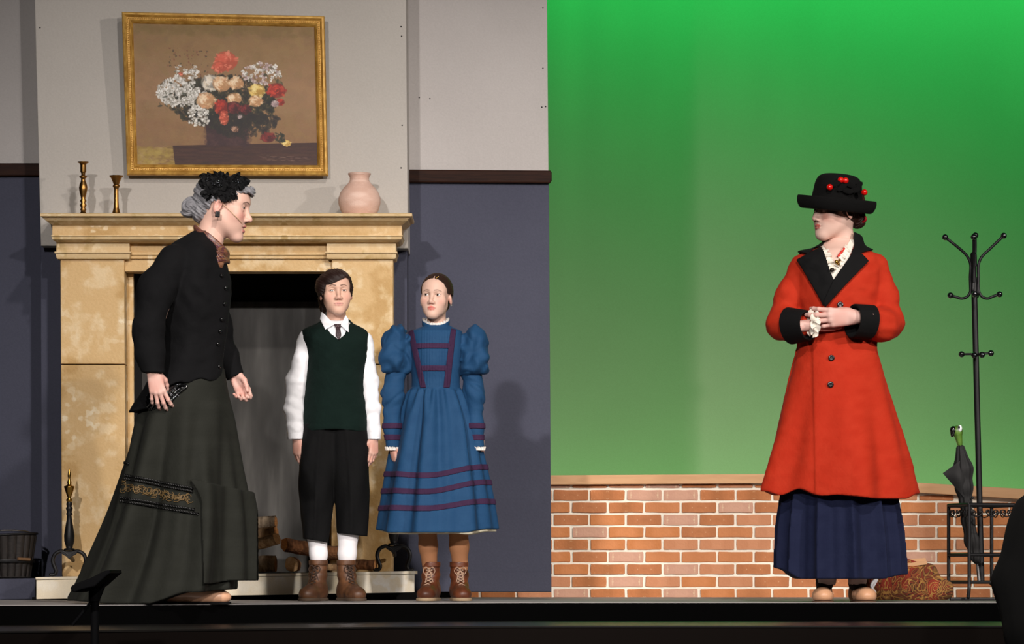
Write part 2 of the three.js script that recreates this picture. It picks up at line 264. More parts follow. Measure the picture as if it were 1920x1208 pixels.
// ================================================================ things in the room
// painting
{
  const cv = document.createElement('canvas'); cv.width = 1024; cv.height = 800; const c = cv.getContext('2d');
  const bg = c.createLinearGradient(0, 0, 0, 800); bg.addColorStop(0, '#86673f'); bg.addColorStop(0.45, '#9a7654'); bg.addColorStop(1, '#7d5c3c'); c.fillStyle = bg; c.fillRect(0, 0, 1024, 800);
  const daub = (x, y, r, col, a = 1, e = 1, rot = 0) => { c.globalAlpha = a; c.fillStyle = col; c.beginPath(); c.ellipse(x, y, r, r * e, rot, 0, 7); c.fill(); c.globalAlpha = 1; };
  for (let i = 0; i < 1500; i++) daub(rr(0, 1024), rr(0, 800), rr(10, 50), ['#8c6b47', '#a58260', '#6f5233', '#93744c', '#7f6a3a'][rnd() * 5 | 0], 0.07, rr(0.2, 1), rr(0, 3));
  for (let i = 0; i < 260; i++) daub(rr(0, 1024), rr(0, 60), rr(10, 40), '#6f5a24', 0.1, rr(0.3, 1), 0);
  for (let i = 0; i < 260; i++) daub(rr(0, 230), rr(700, 800), rr(4, 26), ['#a8913f', '#8d7530', '#b59d5e'][rnd() * 3 | 0], 0.18, rr(0.3, 1), 0);
  c.fillStyle = '#3b221c'; c.beginPath(); c.moveTo(205, 690); c.lineTo(1024, 668); c.lineTo(1024, 800); c.lineTo(215, 800); c.fill();
  for (let i = 0; i < 350; i++) daub(rr(215, 1024), rr(692, 796), rr(10, 60), ['#2a1512', '#4d2b20', '#35191a', '#5a3a26'][rnd() * 4 | 0], 0.18, 0.12, 0);
  for (let i = 0; i < 26; i++) daub(rr(700, 1000), rr(742, 778), rr(6, 24), '#a58a72', 0.4, 0.1, 0.03);
  c.fillStyle = '#452a2b'; c.beginPath(); c.moveTo(395, 560); c.lineTo(402, 685); c.lineTo(620, 688); c.lineTo(640, 560); c.fill();
  for (let i = 0; i < 260; i++) daub(rr(400, 630), rr(560, 688), rr(8, 30), ['#3a2224', '#51302f', '#2c191d'][rnd() * 3 | 0], 0.25, 0.6, 0);
  for (let i = 0; i < 2300; i++) { const a = rr(0, 6.3), q = Math.sqrt(rnd()); daub(500 + Math.cos(a) * q * 300, 440 + Math.sin(a) * q * 150, rr(5, 20), ['#1d1e16', '#2a2b1c', '#171614', '#33321d', '#251a16'][rnd() * 5 | 0], 0.5, rr(0.25, 0.7), rr(0, 3)); }
  for (let i = 0; i < 420; i++) { const a = rr(0, 3.1), q = Math.sqrt(rnd()); daub(600 + Math.cos(a) * q * 210, 510 + Math.sin(a) * q * 130, rr(5, 22), ['#1d1a19', '#2a241e', '#231c1c'][rnd() * 3 | 0], 0.55, rr(0.25, 0.7), rr(0, 3)); }
  for (let i = 0; i < 70; i++) daub(rr(190, 420), rr(130, 300), rr(2, 8), ['#6b3a2c', '#3d3a24', '#4a3a26', '#7c4736'][rnd() * 4 | 0], 0.7, 0.6, rr(0, 3));
  const bloom = (x, y, r, cols, e = 0.85) => {
    if (r < 22) { daub(x, y, r * 0.8, cols[0], 0.5, e); for (let i = 0; i < 6; i++) { const a = rr(0, 6.28), q = r * rr(0.35, 0.75); daub(x + Math.cos(a) * q, y + Math.sin(a) * q * e, r * rr(0.25, 0.55), cols[1 + (rnd() * (cols.length - 1) | 0)], rr(0.5, 0.95), rr(0.4, 0.9), a + rr(-0.5, 0.5)); } daub(x + rr(-3, 3), y + rr(-3, 3), r * 0.16, '#5e5a40', 0.6); return; }
    daub(x, y, r * 0.95, cols[0], 0.7, e);
    for (let i = 0; i < 70; i++) { const q = 1 - i / 76, a = i * 2.4 + rr(-0.5, 0.5), k = 0.5 + 0.5 * Math.sin(a - 2.2) + rr(-0.35, 0.35); daub(x + Math.cos(a) * r * 0.8 * q * rr(0.8, 1.1), y + Math.sin(a) * r * 0.7 * q * e * rr(0.8, 1.1), r * mix(0.12, 0.3, q) * rr(0.7, 1.3), k > 0.85 ? cols[3] ?? cols[1] : k > 0.35 ? cols[1 + (i % (cols.length - 1))] : cols[0], rr(0.35, 0.8), rr(0.3, 0.8), a + 1.57 + rr(-0.6, 0.6)); }
    for (let i = 0; i < 8; i++) { const a = rr(0, 6.28); daub(x + Math.cos(a) * r * 0.92, y + Math.sin(a) * r * 0.85 * e, r * rr(0.12, 0.25), cols[1 + (rnd() * (cols.length - 1) | 0)], 0.6, rr(0.3, 0.7), a); }
  };
  const white = ['#8f8a80', '#e9e6e0', '#d3cfca', '#f5f3ee', '#bdb8b0'], peach = ['#b98a5e', '#ecc9a0', '#e0b184', '#f3dcbc', '#cf9468'], pink = ['#8b7476', '#c9b3b2', '#d9cac6', '#a9908f'], yel = ['#b58d3f', '#e8cb74', '#d9b35a', '#f1dc95'], red = ['#7b1f18', '#c43224', '#d8492f', '#a02a20'], cor = ['#b34b34', '#e2735a', '#ef8f74', '#d15a42'], wine = ['#3a1216', '#6b1c22', '#551820', '#842a2a'];
  for (let i = 0; i < 150; i++) { const a = rr(0, 6.28), q = Math.sqrt(rnd()); bloom(238 + Math.cos(a) * q * 112, 385 + Math.sin(a) * q * 82, rr(11, 21), white, 0.8); if (i % 3 === 0) daub(238 + rr(-100, 110), 390 + rr(-70, 80), rr(6, 16), ['#23261c', '#3a3a2a', '#46402f'][rnd() * 3 | 0], 0.6, 0.4, rr(0, 3)); }
  for (let i = 0; i < 70; i++) bloom(rr(300, 410), rr(370, 580), rr(10, 19), white, 0.8);
  for (let i = 0; i < 30; i++) bloom(rr(230, 350), rr(235, 330), rr(11, 20), white, 0.8);
  for (let i = 0; i < 70; i++) { const a = rr(0, 6.28), q = Math.sqrt(rnd()); bloom(715 + Math.cos(a) * q * 118, 272 + Math.sin(a) * q * 62, rr(9, 17), rnd() < 0.55 ? pink : white, 0.8); if (i % 2) daub(715 + rr(-120, 120), 285 + rr(-60, 70), rr(6, 16), ['#2a2c1e', '#4b4a30', '#5c5a3c'][rnd() * 3 | 0], 0.55, 0.4, rr(0, 3)); }
  bloom(520, 205, 66, cor, 0.9); bloom(480, 240, 42, cor); bloom(262, 282, 15, cor);
  bloom(430, 330, 58, [...white.slice(0, 1), '#e8ddca', '#d8c6ab', '#f2e9da']); bloom(492, 336, 55, peach); bloom(574, 330, 46, yel.map((x, i) => peach[i] ?? x));
  bloom(402, 432, 58, peach); bloom(560, 420, 44, peach); bloom(690, 372, 50, yel); bloom(680, 432, 42, peach); bloom(800, 370, 54, red, 0.85); bloom(820, 436, 26, red); bloom(790, 445, 24, pink);
  bloom(488, 470, 44, red, 1.1); bloom(500, 530, 28, cor, 1.6); bloom(560, 470, 44, wine); bloom(620, 480, 36, wine); bloom(590, 520, 20, pink); bloom(560, 595, 24, ['#5b3b2e', '#a77f68', '#c09a80']);
  bloom(745, 640, 44, ['#4a1418', '#7c2322', '#93302a', '#641c1e'], 0.7); bloom(850, 672, 27, yel, 0.7); for (let i = 0; i < 40; i++) daub(rr(790, 840), rr(615, 665), rr(4, 12), '#24261c', 0.7, 0.5, rr(0, 3));
  { const q = document.createElement('canvas'); q.width = 420; q.height = 328; const d = q.getContext('2d'); d.drawImage(cv, 0, 0, 420, 328); c.globalAlpha = 0.4; c.drawImage(q, 0, 0, 1024, 800); c.globalAlpha = 1; }
  for (let i = 0; i < 9000; i++) { c.globalAlpha = 0.05; c.fillStyle = rnd() < 0.5 ? '#000' : '#fff'; c.fillRect(rnd() * 1024, rnd() * 800, rr(1, 7), 1.2); }
  const tex = new THREE.CanvasTexture(cv); tex.colorSpace = THREE.SRGBColorSpace;
  const zt = -1.575, A = [W(228, 22, zt), W(608, 30, zt), W(614, 327, zt), W(236, 326, zt)];
  const p = thing('framed_painting', 'framed still-life painting of a mixed flower bouquet hanging above the mantel', 'painting', W(422, 326, -1.62));
  const zAt = (v) => mix(-1.585, -1.625, v);                         // hangs tipped forward at the top
  const pt = (u, v, dz = 0) => { const t = A[0].map((q, i) => mix(q, A[1][i], u)), b = A[3].map((q, i) => mix(q, A[2][i], u)); return [mix(t[0], b[0], v), mix(t[1], b[1], v), zAt(v) + dz]; };
  const W0 = 0.925, H0 = 0.72, prof = [[0, -0.03], [0, 0.006], [0.004, 0.012], [0.012, 0.014], [0.017, 0.009], [0.022, 0.004], [0.031, 0.003], [0.035, 0.007], [0.04, 0.003], [0.046, -0.004], [0.05, -0.012], [0.05, -0.03]];
  const cornersAt = (d) => { const u = d / W0, v = d / H0; return [[u, v], [1 - u, v], [1 - u, 1 - v], [u, 1 - v]]; };
  for (let k = 0; k < 4; k++) {
    const pos = [], q = prof.map(([d, h]) => { const c4 = cornersAt(d), m = (k + 1) % 4; return [pt(...c4[k], h), pt(...c4[m], h)]; });
    for (let i = 0; i + 1 < q.length; i++) { const [a, b] = q[i], [d, e] = q[i + 1]; pos.push(...a, ...d, ...e, ...a, ...e, ...b); }
    const g = new THREE.BufferGeometry(); g.setAttribute('position', new THREE.Float32BufferAttribute(pos, 3)); g.computeVertexNormals();
    const side = put(p, 'frame_side', metreUV(g), M.gold);
    const beads = [], n = k % 2 ? 84 : 108, c4 = cornersAt(0.0265), m = (k + 1) % 4;
    for (let i = 0; i < n; i++) { const t = (i + 0.5) / n; beads.push(new THREE.IcosahedronGeometry(0.0032, 1).translate(...pt(mix(c4[k][0], c4[m][0], t), mix(c4[k][1], c4[m][1], t), 0.004))); }
    const bm = put(side, 'beading', join(beads), M.gold); bm.userData.kind = 'stuff';
  }
  const c4 = cornersAt(0.047).map((q) => pt(...q, -0.01)), g = new THREE.BufferGeometry();
  const N = 12, pos = [], uv = [], idx = []; for (let j = 0; j <= N; j++) for (let i = 0; i <= N; i++) { const u = mix(0.047 / W0, 1 - 0.047 / W0, i / N), v = mix(0.047 / H0, 1 - 0.047 / H0, j / N); pos.push(...pt(u, v, -0.009)); uv.push(i / N, 1 - j / N); }
  for (let j = 0; j < N; j++) for (let i = 0; i < N; i++) { const a = j * (N + 1) + i; idx.push(a, a + N + 1, a + 1, a + 1, a + N + 1, a + N + 2); }
  g.setAttribute('position', new THREE.Float32BufferAttribute(pos, 3)); g.setAttribute('uv', new THREE.Float32BufferAttribute(uv, 2)); g.setIndex(idx); g.computeVertexNormals();
  put(p, 'canvas', g, std({ map: tex, roughness: 0.6 }));
  const bk = [pt(0.02, 0.02, -0.028), pt(0.98, 0.02, -0.028), pt(0.98, 0.98, -0.028), pt(0.02, 0.98, -0.028)], bg2 = new THREE.BufferGeometry();
  bg2.setAttribute('position', new THREE.Float32BufferAttribute([...bk[0], ...bk[1], ...bk[2], ...bk[0], ...bk[2], ...bk[3]], 3)); bg2.computeVertexNormals(); put(p, 'backing', metreUV(bg2), M.rail);
}
// candlesticks and vase on the shelf
const SHELF = W(0, 400.5, -1.345)[1];
{
  const z = -1.47, s = sc(z), H = (p) => p / s, at = [W(156, 0, z)[0], SHELF, z];
  const c1 = thing('candlestick', 'taller brass candlestick with a knopped twisted stem on the mantel shelf', 'candlestick', at);
  put(c1, 'base', turned([[0, 0], [H(10), 0], [H(10.5), H(2)], [H(9), H(4)], [H(6), H(6)], [H(4.5), H(10)]], at), M.brassOld);
  put(c1, 'stem', turned([[H(4), H(9)], [H(6), H(13)], [H(4), H(16)], [H(6.5), H(21)], [H(4), H(25)], [H(6), H(29)], [H(4), H(33)], [H(5), H(38)], [H(7.5), H(48)], [H(8), H(54)], [H(7), H(60)], [H(4.5), H(66)], [H(4), H(71)], [H(7.5), H(73.5)], [H(7.5), H(75)], [H(4), H(77)], [H(3.4), H(82)]], at), M.brassOld);
  put(c1, 'socket', turned([[H(3.4), H(80)], [H(5.5), H(84)], [H(5.5), H(96)], [H(6.5), H(99)], [H(10.5), H(101)], [H(10.5), H(102.5)], [H(4), H(102)], [H(3.5), H(92)], [0, H(92)]], at), M.brassOld);
  const at2 = [W(218, 0, z)[0], SHELF, z], c2 = thing('candlestick', 'shorter brass candlestick with a plain flared stem, nearest the painting on the shelf', 'candlestick', at2);
  put(c2, 'base', turned([[0, 0], [H(10), 0], [H(10.3), H(2)], [H(8.5), H(4)], [H(7), H(9)], [H(5.2), H(16)]], at2), M.brassOld);
  put(c2, 'stem', turned([[H(5.2), H(15)], [H(4.4), H(28)], [H(4.2), H(50)], [H(5), H(54)], [H(6.6), H(56)], [H(6.6), H(58)], [H(5), H(60)]], at2), M.brassOld);
  put(c2, 'socket', turned([[H(5), H(59)], [H(6.5), H(64)], [H(10), H(72)], [H(13), H(75)], [H(13), H(76.5)], [H(6), H(75)], [H(4), H(64)], [0, H(64)]], at2), M.brassOld);
  const zv = -1.49, sv = sc(zv), K = (p) => p / sv, av = [W(674, 0, zv)[0], SHELF, zv];
  const v = thing('vase', 'round pink unglazed clay vase with a short neck at the right end of the mantel', 'vase', av);
  const clay = std({ map: dataTex(256, (u, w) => lerpC([226, 194, 178], [210, 172, 154], clamp(0.5 + fbm(u, w, 5, 3, 5), 0, 1)), 2), roughness: 0.75, bumpMap: grainBump, bumpScale: 0.002 });
  put(v, 'body', turned([[0, 0], [K(27), 0], [K(30), K(2)], [K(36), K(13)], [K(39.5), K(25)], [K(39.5), K(34)], [K(36), K(45)], [K(29), K(55)], [K(22), K(62)], [K(19), K(67)]], av, 48), clay);
  put(v, 'neck', turned([[K(19), K(66.5)], [K(18), K(70)], [K(18.5), K(75)], [K(20.5), K(78)], [K(21.5), K(80)], [K(21), K(82)], [K(19), K(82)], [K(16.5), K(78)], [K(16), K(68)], [0, K(62)]], av, 48), clay);
}
// andirons
{
  const z = -1.32, s = sc(z), K = (p) => p / s;
  const make = (px, pyBase, label) => {
    const at = W(px, pyBase, z), a = thing('andiron', label, 'andiron', at, 'andirons on the hearth');
    put(a, 'finial', turned([[K(4), K(144)], [K(6), K(147)], [K(6), K(149)], [K(3), K(152)], [K(6), K(160)], [K(8.5), K(168)], [K(9.8), K(172)], [K(9.8), K(174)], [K(6), K(175)], [K(3.5), K(178)], [K(4.2), K(182)], [K(2.4), K(186)], [K(1.8), K(189)], [K(3.2), K(193)], [K(2.6), K(199)], [K(0.8), K(206)], [0, K(208)]].map(([r, y]) => [r, y - K(5)]), at), M.brass);
    put(a, 'shaft', turned([[0, K(48)], [K(10), K(48)], [K(10), K(52)], [K(6), K(53)], [K(7), K(57)], [K(9.5), K(66)], [K(10), K(76)], [K(8), K(90)], [K(5.5), K(104)], [K(4.5), K(114)], [K(6.5), K(117)], [K(4.6), K(120)], [K(6), K(125)], [K(6.5), K(128)], [K(4.4), K(131)], [K(6), K(135)], [K(5), K(139)], [K(4), K(142)]], at), M.iron);
    for (const d of [-1, 1]) {
      const P = (x, y, w = 0) => [at[0] + d * K(x), at[1] + K(y), z + w];
      put(a, 'leg', join([tube([P(2, 40), P(14, 47), P(26, 42), P(31, 30), P(28, 18), P(25, 10), P(27, 4), P(34, 2)], K(3.8), 32, 10), ball(P(35, 3), K(3.6))]), M.iron);
    }
    const sh = new THREE.Shape([[-16, 47], [16, 47], [12, 42], [5, 38], [0, 33], [-5, 38], [-12, 42]].map(([x, y]) => new THREE.Vector2(K(x), K(y)))), g = new THREE.ExtrudeGeometry(sh, { depth: 0.012, bevelEnabled: true, bevelSize: 0.002, bevelThickness: 0.002, bevelSegments: 2 });
    g.translate(at[0], at[1], z - 0.006); put(a, 'apron', g, M.iron);
    put(a, 'log_rest', rod([at[0], at[1] + K(40), z - 0.01], [at[0], at[1] + K(30), z - 0.13], 0.009), M.iron);
  };
  make(130, 1081, 'black iron andiron with a brass urn finial, left of the hearth beside the trailing skirt');
  make(738, 1071.5, 'black iron andiron on curled feet half hidden behind the blue dress');
}
// firewood
{
  const bark = (a, b, k) => std({ roughness: 0.95, bumpMap: grainBump, bumpScale: 0.008, map: dataTex(256, (u, v) => lerpC(hexRGB(a), hexRGB(b), clamp(0.5 + 1.2 * fbm(u * 1, v * 5, 5, k, 4), 0, 1)), 4) });
  const cut = std({ roughness: 0.85, map: dataTex(256, (u, v) => { const r = Math.hypot(u - 0.5, v - 0.5) * 2, n = fbm(u, v, 7, 4, 4); return lerpC([240, 200, 148], [206, 152, 98], clamp(0.35 + 0.35 * Math.sin(r * 46 + n * 5) + 0.6 * n, 0, 1)); }, 1) });
  const cut2 = std({ roughness: 0.85, map: dataTex(256, (u, v) => { const n = fbm(u * 2, v * 9, 5, 14, 4); return lerpC([220, 160, 100], [176, 112, 62], clamp(0.4 + n, 0, 1)); }, 1) });
  const barks = [bark(0xb4946c, 0x7a5c40, 1), bark(0xb3a086, 0x6e5d4a, 2), bark(0x93623e, 0x5c3a22, 3)];
  const log = (label, a, b, r, sides, k, face, squash = 1, spin = 0) => {
    const A = V3(a), B = V3(b), L = A.distanceTo(B), t = thing('log', label, 'log', a, 'firewood in the fireplace');
    const ring = []; for (let i = 0; i < sides; i++) { const q = i / sides * 6.2832 + spin; ring.push([Math.cos(q) * r * rr(0.86, 1.1), Math.sin(q) * r * squash * rr(0.86, 1.1)]); }
    const NL = 6, pos = [], uv = [], idx = [];
    for (let j = 0; j <= NL; j++) for (let i = 0; i <= sides; i++) { const e = ring[i % sides], w = 1 + 0.05 * Math.sin(j * 2.1 + i); pos.push(e[0] * w, e[1] * w, j / NL * L); uv.push(i / sides * r * 6, j / NL * L); }
    for (let j = 0; j < NL; j++) for (let i = 0; i < sides; i++) { const p = j * (sides + 1) + i; idx.push(p, p + 1, p + sides + 2, p, p + sides + 2, p + sides + 1); }
    const g = new THREE.BufferGeometry(); g.setAttribute('position', new THREE.Float32BufferAttribute(pos, 3)); g.setAttribute('uv', new THREE.Float32BufferAttribute(uv, 2)); g.setIndex(idx); g.computeVertexNormals();
    const q = new THREE.Quaternion().setFromUnitVectors(new THREE.Vector3(0, 0, 1), B.clone().sub(A).normalize());
    const fix = (x) => { x.applyQuaternion(q); x.translate(...a); return x; };
    put(t, 'bark', fix(g), barks[k]);
    for (const [zz, f] of [[-0.001, -1], [L + 0.001, 1]]) {
      const pp = [0, 0, zz + f * 0.004], uu = [0.5, 0.5], ii = []; ring.forEach(([x, y]) => { const w = f > 0 ? 1 + 0.05 * Math.sin(NL * 2.1) : 1; pp.push(x * w, y * w, zz); uu.push(0.5 + x / r * 0.48, 0.5 + y / r * 0.48); });
      for (let i = 0; i < sides; i++) f > 0 ? ii.push(0, 1 + i, 1 + (i + 1) % sides) : ii.push(0, 1 + (i + 1) % sides, 1 + i);
      const c = new THREE.BufferGeometry(); c.setAttribute('position', new THREE.Float32BufferAttribute(pp, 3)); c.setAttribute('uv', new THREE.Float32BufferAttribute(uu, 2)); c.setIndex(ii); c.computeVertexNormals(); put(t, 'cut_end', fix(c), face);
    }
  };
  const z = -1.33;
  log('thick round grey-barked log at the bottom of the left stack, beside the black skirt', W(400, 1060, z), W(517, 1059, z + 0.03), 0.036, 12, 1, cut);
  log('pale split log leaning on the lowest log of the left stack', W(442, 1031, z + 0.05), W(519, 1010, z + 0.13), 0.038, 7, 0, cut, 0.7);
  log('brown split log with an orange end, third up in the left stack', W(430, 1010, z - 0.1), W(518, 1000, z - 0.06), 0.045, 6, 0, cut2, 0.8, 0.4);
  log('grey weathered log lying topmost on the left stack', W(405, 983, z - 0.17), W(517, 981, z - 0.13), 0.033, 8, 1, cut2, 0.85);
  log('reddish-brown split log lying on a small round log behind the left boot', W(533, 1022, z - 0.02), W(601, 1034, z - 0.1), 0.044, 5, 2, cut2, 0.72, 0.5);
  log('small round log with a pale sawn end facing out, on the hearth', W(547, 1059, z + 0.17), W(552, 1059, z - 0.1), 0.032, 12, 2, cut);
  log('dark split log seen between the two brown boots in shorts', W(604, 1036, z - 0.1), W(664, 1040, z - 0.08), 0.042, 6, 2, cut2, 0.8, 0.2);
  log('brown log lying right of the boy’s boots against the stone pilaster', W(660, 1059, z - 0.03), W(704, 1060, z - 0.0), 0.028, 8, 2, cut2, 0.9);
  log('short thin log lying flat at the bottom between the boots', W(600, 1064, z + 0.03), W(656, 1064, z + 0.02), 0.018, 9, 0, cut, 0.9);
}
// coal bucket on the blue plinth
{
  const z = -1.5, s = sc(z), K = (p) => p / s, at = W(14, 1085.5, z);
  const b = thing('coal_bucket', 'dark slatted coal bucket with a wire handle at the far left', 'bucket', at);
  const ring = []; for (let i = 0; i < 20; i++) { const a = i / 20 * 6.283, g = new THREE.CylinderGeometry(K(8.6), K(6.6), K(82), 5, 1); g.scale(1, 1, 0.35); g.translate(0, K(41), 0); g.rotateX(0.14); g.translate(0, 0, K(41)); g.rotateY(a); g.translate(...at); ring.push(g); }
  const dark = std({ map: woodTex(0x2b2522, 0x151210), roughness: 0.7 });
  for (const g of ring) put(b, 'stave', metreUV(g), dark);
  put(b, 'bottom', turned([[0, K(1)], [K(44), K(1)], [K(45), K(4)], [0, K(5)]], at), dark);
  put(b, 'hoop', turned([[K(50), K(30)], [K(51.2), K(30)], [K(52), K(36)], [K(50.5), K(36)]], at, 40), M.iron);
  const rim = new THREE.TorusGeometry(K(55.5), K(2.2), 8, 48); rim.rotateX(Math.PI / 2); rim.rotateZ(0.05); rim.translate(at[0], at[1] + K(82), at[2]); put(b, 'rim', rim, M.iron);
  put(b, 'handle', tube([[at[0] + K(54), at[1] + K(80), z], [at[0] + K(40), at[1] + K(88), z + K(30)], [at[0] + K(10), at[1] + K(90), z + K(50)], [at[0] - K(30), at[1] + K(88), z + K(42)], [at[0] - K(54), at[1] + K(80), z]], K(1.5), 40, 8), std({ color: 0x8f8a84, metalness: 1, roughness: 0.3 }));
  put(b, 'side_grip', rod([at[0] + K(26), at[1] + K(37), z + K(47)], [at[0] + K(46), at[1] + K(36), z + K(30)], K(3)), std({ map: woodTex(0x7a5a3c, 0x5a4029), roughness: 0.6 }));
}
// music stand in the dark pit
{
  const z = 3.1, s = sc(z), at = W(176, 1300, z), p = (x, y, dz = 0) => { const w = W(x, y, z); return [w[0], w[1], z + dz]; };
  const m = thing('music_stand', 'black music stand in the dark pit at the lower left, seen edge-on', 'music stand', [at[0], -1.3, z]);
  put(m, 'desk', slab([[132, 1104], [134, 1099], [141, 1095], [168, 1085], [196, 1071], [206, 1069], [207, 1075], [198, 1082], [178, 1100], [152, 1106], [140, 1111], [134, 1109]], z + 0.16, 0.32, 0.004), M.black);
  put(m, 'pole', rod([at[0], -1.28, z], p(178, 1096), 0.013), M.black);
  put(m, 'bracket', rod(p(182, 1126), p(200, 1082), 0.008), M.black);
  put(m, 'bracket', rod(p(176, 1122), p(190, 1084), 0.007), M.black);
  put(m, 'tilt_arm', rod(p(136, 1172), p(172, 1128), 0.005), M.black);
  put(m, 'clamp', rod(p(177, 1128), p(177, 1104), 0.018), M.black);
  for (let k = 0; k < 3; k++) { const a = k * 2.094 + 0.4; put(m, 'foot', tube([[at[0], -1.05, z], [at[0] + Math.cos(a) * 0.12, -1.15, z + Math.sin(a) * 0.12], [at[0] + Math.cos(a) * 0.28, -1.288, z + Math.sin(a) * 0.28]], 0.01, 12, 8), M.black); }
}
// coat rack with its umbrella basket
{
  const z = -0.7, s = sc(z), p = (x, y, dz = 0) => { const w = W(x, y, z); return [w[0], w[1], z + dz]; }, K = (q) => q / s;
  const base = p(1838, 1126); base[1] = 0;
  const t = thing('coat_rack', 'black metal coat rack with ball-ended hooks and a scrolled basket stand', 'coat rack', base);
  put(t, 'pole', join([rod(p(1826, 520), p(1840.5, 1092), K(5.6)), rod(p(1825.5, 478), p(1826.5, 560), K(5))]), M.iron);
  put(t, 'cap', join([ball(p(1825.3, 478), K(6)), rod(p(1825.3, 478), p(1826, 500), K(6.2))]), M.iron);
  const ballM = phys({ color: 0x111113, roughness: 0.18, clearcoat: 1 });
  const hook = (pts, r, end) => { const h = put(t, 'hook', tube(pts, K(r), 28, 10), M.iron); put(h, 'knob', ball(end, K(5.8)), ballM); };
  hook([p(1820, 552), p(1819, 520), p(1819.5, 495), p(1813, 480), p(1795, 463), p(1772, 445)], 2.7, p(1772, 445));
  hook([p(1833, 550), p(1834.5, 520), p(1834.5, 498), p(1840, 483), p(1858, 465), p(1882, 442)], 2.7, p(1882, 442));
  hook([p(1825, 530, 0.015), p(1825, 500, 0.018), p(1823.5, 475, 0.04), p(1821, 448, 0.08)], 2.7, p(1821, 448, 0.08));
  hook([p(1828, 530, -0.015), p(1828, 500, -0.018), p(1831, 470, -0.04), p(1833.5, 438, -0.08)], 2.7, p(1833.5, 438, -0.08));
  hook([p(1820, 530), p(1819, 548), p(1813, 557), p(1803, 560), p(1792, 557), p(1782, 554)], 2.7, p(1782, 554));
  hook([p(1834, 530), p(1836, 548), p(1842, 557), p(1852, 560), p(1862, 556), p(1874, 552)], 2.7, p(1874, 552));
  hook([p(1824, 530, 0.01), p(1823, 548, 0.02), p(1822, 556, 0.06), p(1822.5, 555, 0.09)], 2.7, p(1822.5, 555, 0.09));
  hook([p(1829, 530, -0.01), p(1830, 548, -0.02), p(1835, 553, -0.06), p(1836, 551, -0.1)], 2.7, p(1836, 551, -0.1));
  hook([p(1830, 664), p(1803, 664.5)], 2.2, p(1803, 664.5)); hook([p(1830, 664), p(1858, 662.5)], 2.2, p(1858, 662.5));
  hook([p(1830, 665), p(1823, 668, 0.06)], 2.2, p(1823, 668, 0.06)); hook([p(1830, 665), p(1838, 667, 0.055)], 2.2, p(1838, 667, 0.055));
  const C = { a: [1808, 0.16], b: [1898, 0.06], c: [1869, -0.16], d: [1782, -0.06] }, cp = (k, y) => p(C[k][0], y, C[k][1]);
  for (const [k, b] of [['a', 1085], ['b', 1085], ['c', 1095], ['d', 1093]]) {
    put(t, 'post', rod(cp(k, 946), cp(k, b), K(3.4), 10), M.iron);
    if (k === 'a' || k === 'b') { const f = cp(k, 1118); put(t, 'foot', tube([cp(k, 1084), [f[0] - K(0.5), f[1] + K(16), f[2] + 0.005], [f[0] - K(4), 0.012, f[2] + 0.03]], K(3.4), 12, 10), M.iron); }
    else put(t, 'foot', ball(cp(k, b), K(4.2)), M.iron);
  }
  const ring = ['a', 'b', 'c', 'd'];
  for (let i = 0; i < 4; i++) { const k = ring[i], m = ring[(i + 1) % 4]; for (const [y, r] of [[948, 4], [1041, 3.2], [1092, 3.2]]) put(t, 'rail', rod(cp(k, y), cp(m, y), K(r), 8), M.iron); }
  put(t, 'floor_bar', rod([p(1772, 0)[0], 0.008, z + 0.17], [p(1900, 0)[0], 0.008, z + 0.1], 0.007, 8), M.iron);
  for (let i = 0; i < 4; i++) { const A = cp(ring[i], 952), B = cp(ring[(i + 1) % 4], 952), n = 3; for (let q = 0; q < n; q++) { const pts = []; for (let j = 0; j <= 36; j++) { const u = j / 36, side = u < 0.5 ? -1 : 1, v = Math.abs(u - 0.5) * 2, ang = v * 5.6, rad = K(7.5) * (1 - 0.62 * v), f = (q + 0.5) / n, cx = side * K(8.5) * Math.min(1, v * 3), ox = cx + Math.sin(ang) * rad * side * 0.8, oy = -K(11) - Math.cos(ang) * rad * 0.9 + K(2) * v; const L = Math.hypot(B[0] - A[0], B[2] - A[2]), tt = f + ox / L * (L < 0.12 ? 0.35 : 1); pts.push([mix(A[0], B[0], tt), A[1] + oy, mix(A[2], B[2], tt)]); } put(t, 'scroll', tube(pts, K(1.2), 70, 6), M.iron); } }
}
// ================================================================ modelling by distance fields: prims give signed distances, nets() turns a field into one smooth mesh
const smin = (a, b, k) => { const h = k - Math.abs(a - b); return h > 0 ? Math.min(a, b) - h * h / (4 * k) : a < b ? a : b; };
const sph = (c, r) => (x, y, z) => Math.hypot(x - c[0], y - c[1], z - c[2]) - r;
const ell = (c, r, rot) => {
  const m = rot ? new THREE.Matrix3().setFromMatrix4(new THREE.Matrix4().makeRotationFromEuler(new THREE.Euler(...rot))).elements : null, rm = Math.min(...r);
  return (X, Y, Z) => {
    let x = X - c[0], y = Y - c[1], z = Z - c[2];
    if (m) [x, y, z] = [m[0] * x + m[1] * y + m[2] * z, m[3] * x + m[4] * y + m[5] * z, m[6] * x + m[7] * y + m[8] * z];
    x /= r[0]; y /= r[1]; z /= r[2]; const k0 = Math.sqrt(x * x + y * y + z * z); if (k0 < 1e-6) return -rm;
    x /= r[0]; y /= r[1]; z /= r[2]; return k0 * (k0 - 1) / Math.sqrt(x * x + y * y + z * z);
  };
};
const cap = (a, b, ra, rb = ra) => {
  const bx = b[0] - a[0], by = b[1] - a[1], bz = b[2] - a[2], L = bx * bx + by * by + bz * bz || 1e-9;
  return (x, y, z) => { const px = x - a[0], py = y - a[1], pz = z - a[2], t = clamp((px * bx + py * by + pz * bz) / L, 0, 1), dx = px - bx * t, dy = py - by * t, dz = pz - bz * t; return Math.sqrt(dx * dx + dy * dy + dz * dz) - mix(ra, rb, t); };
};
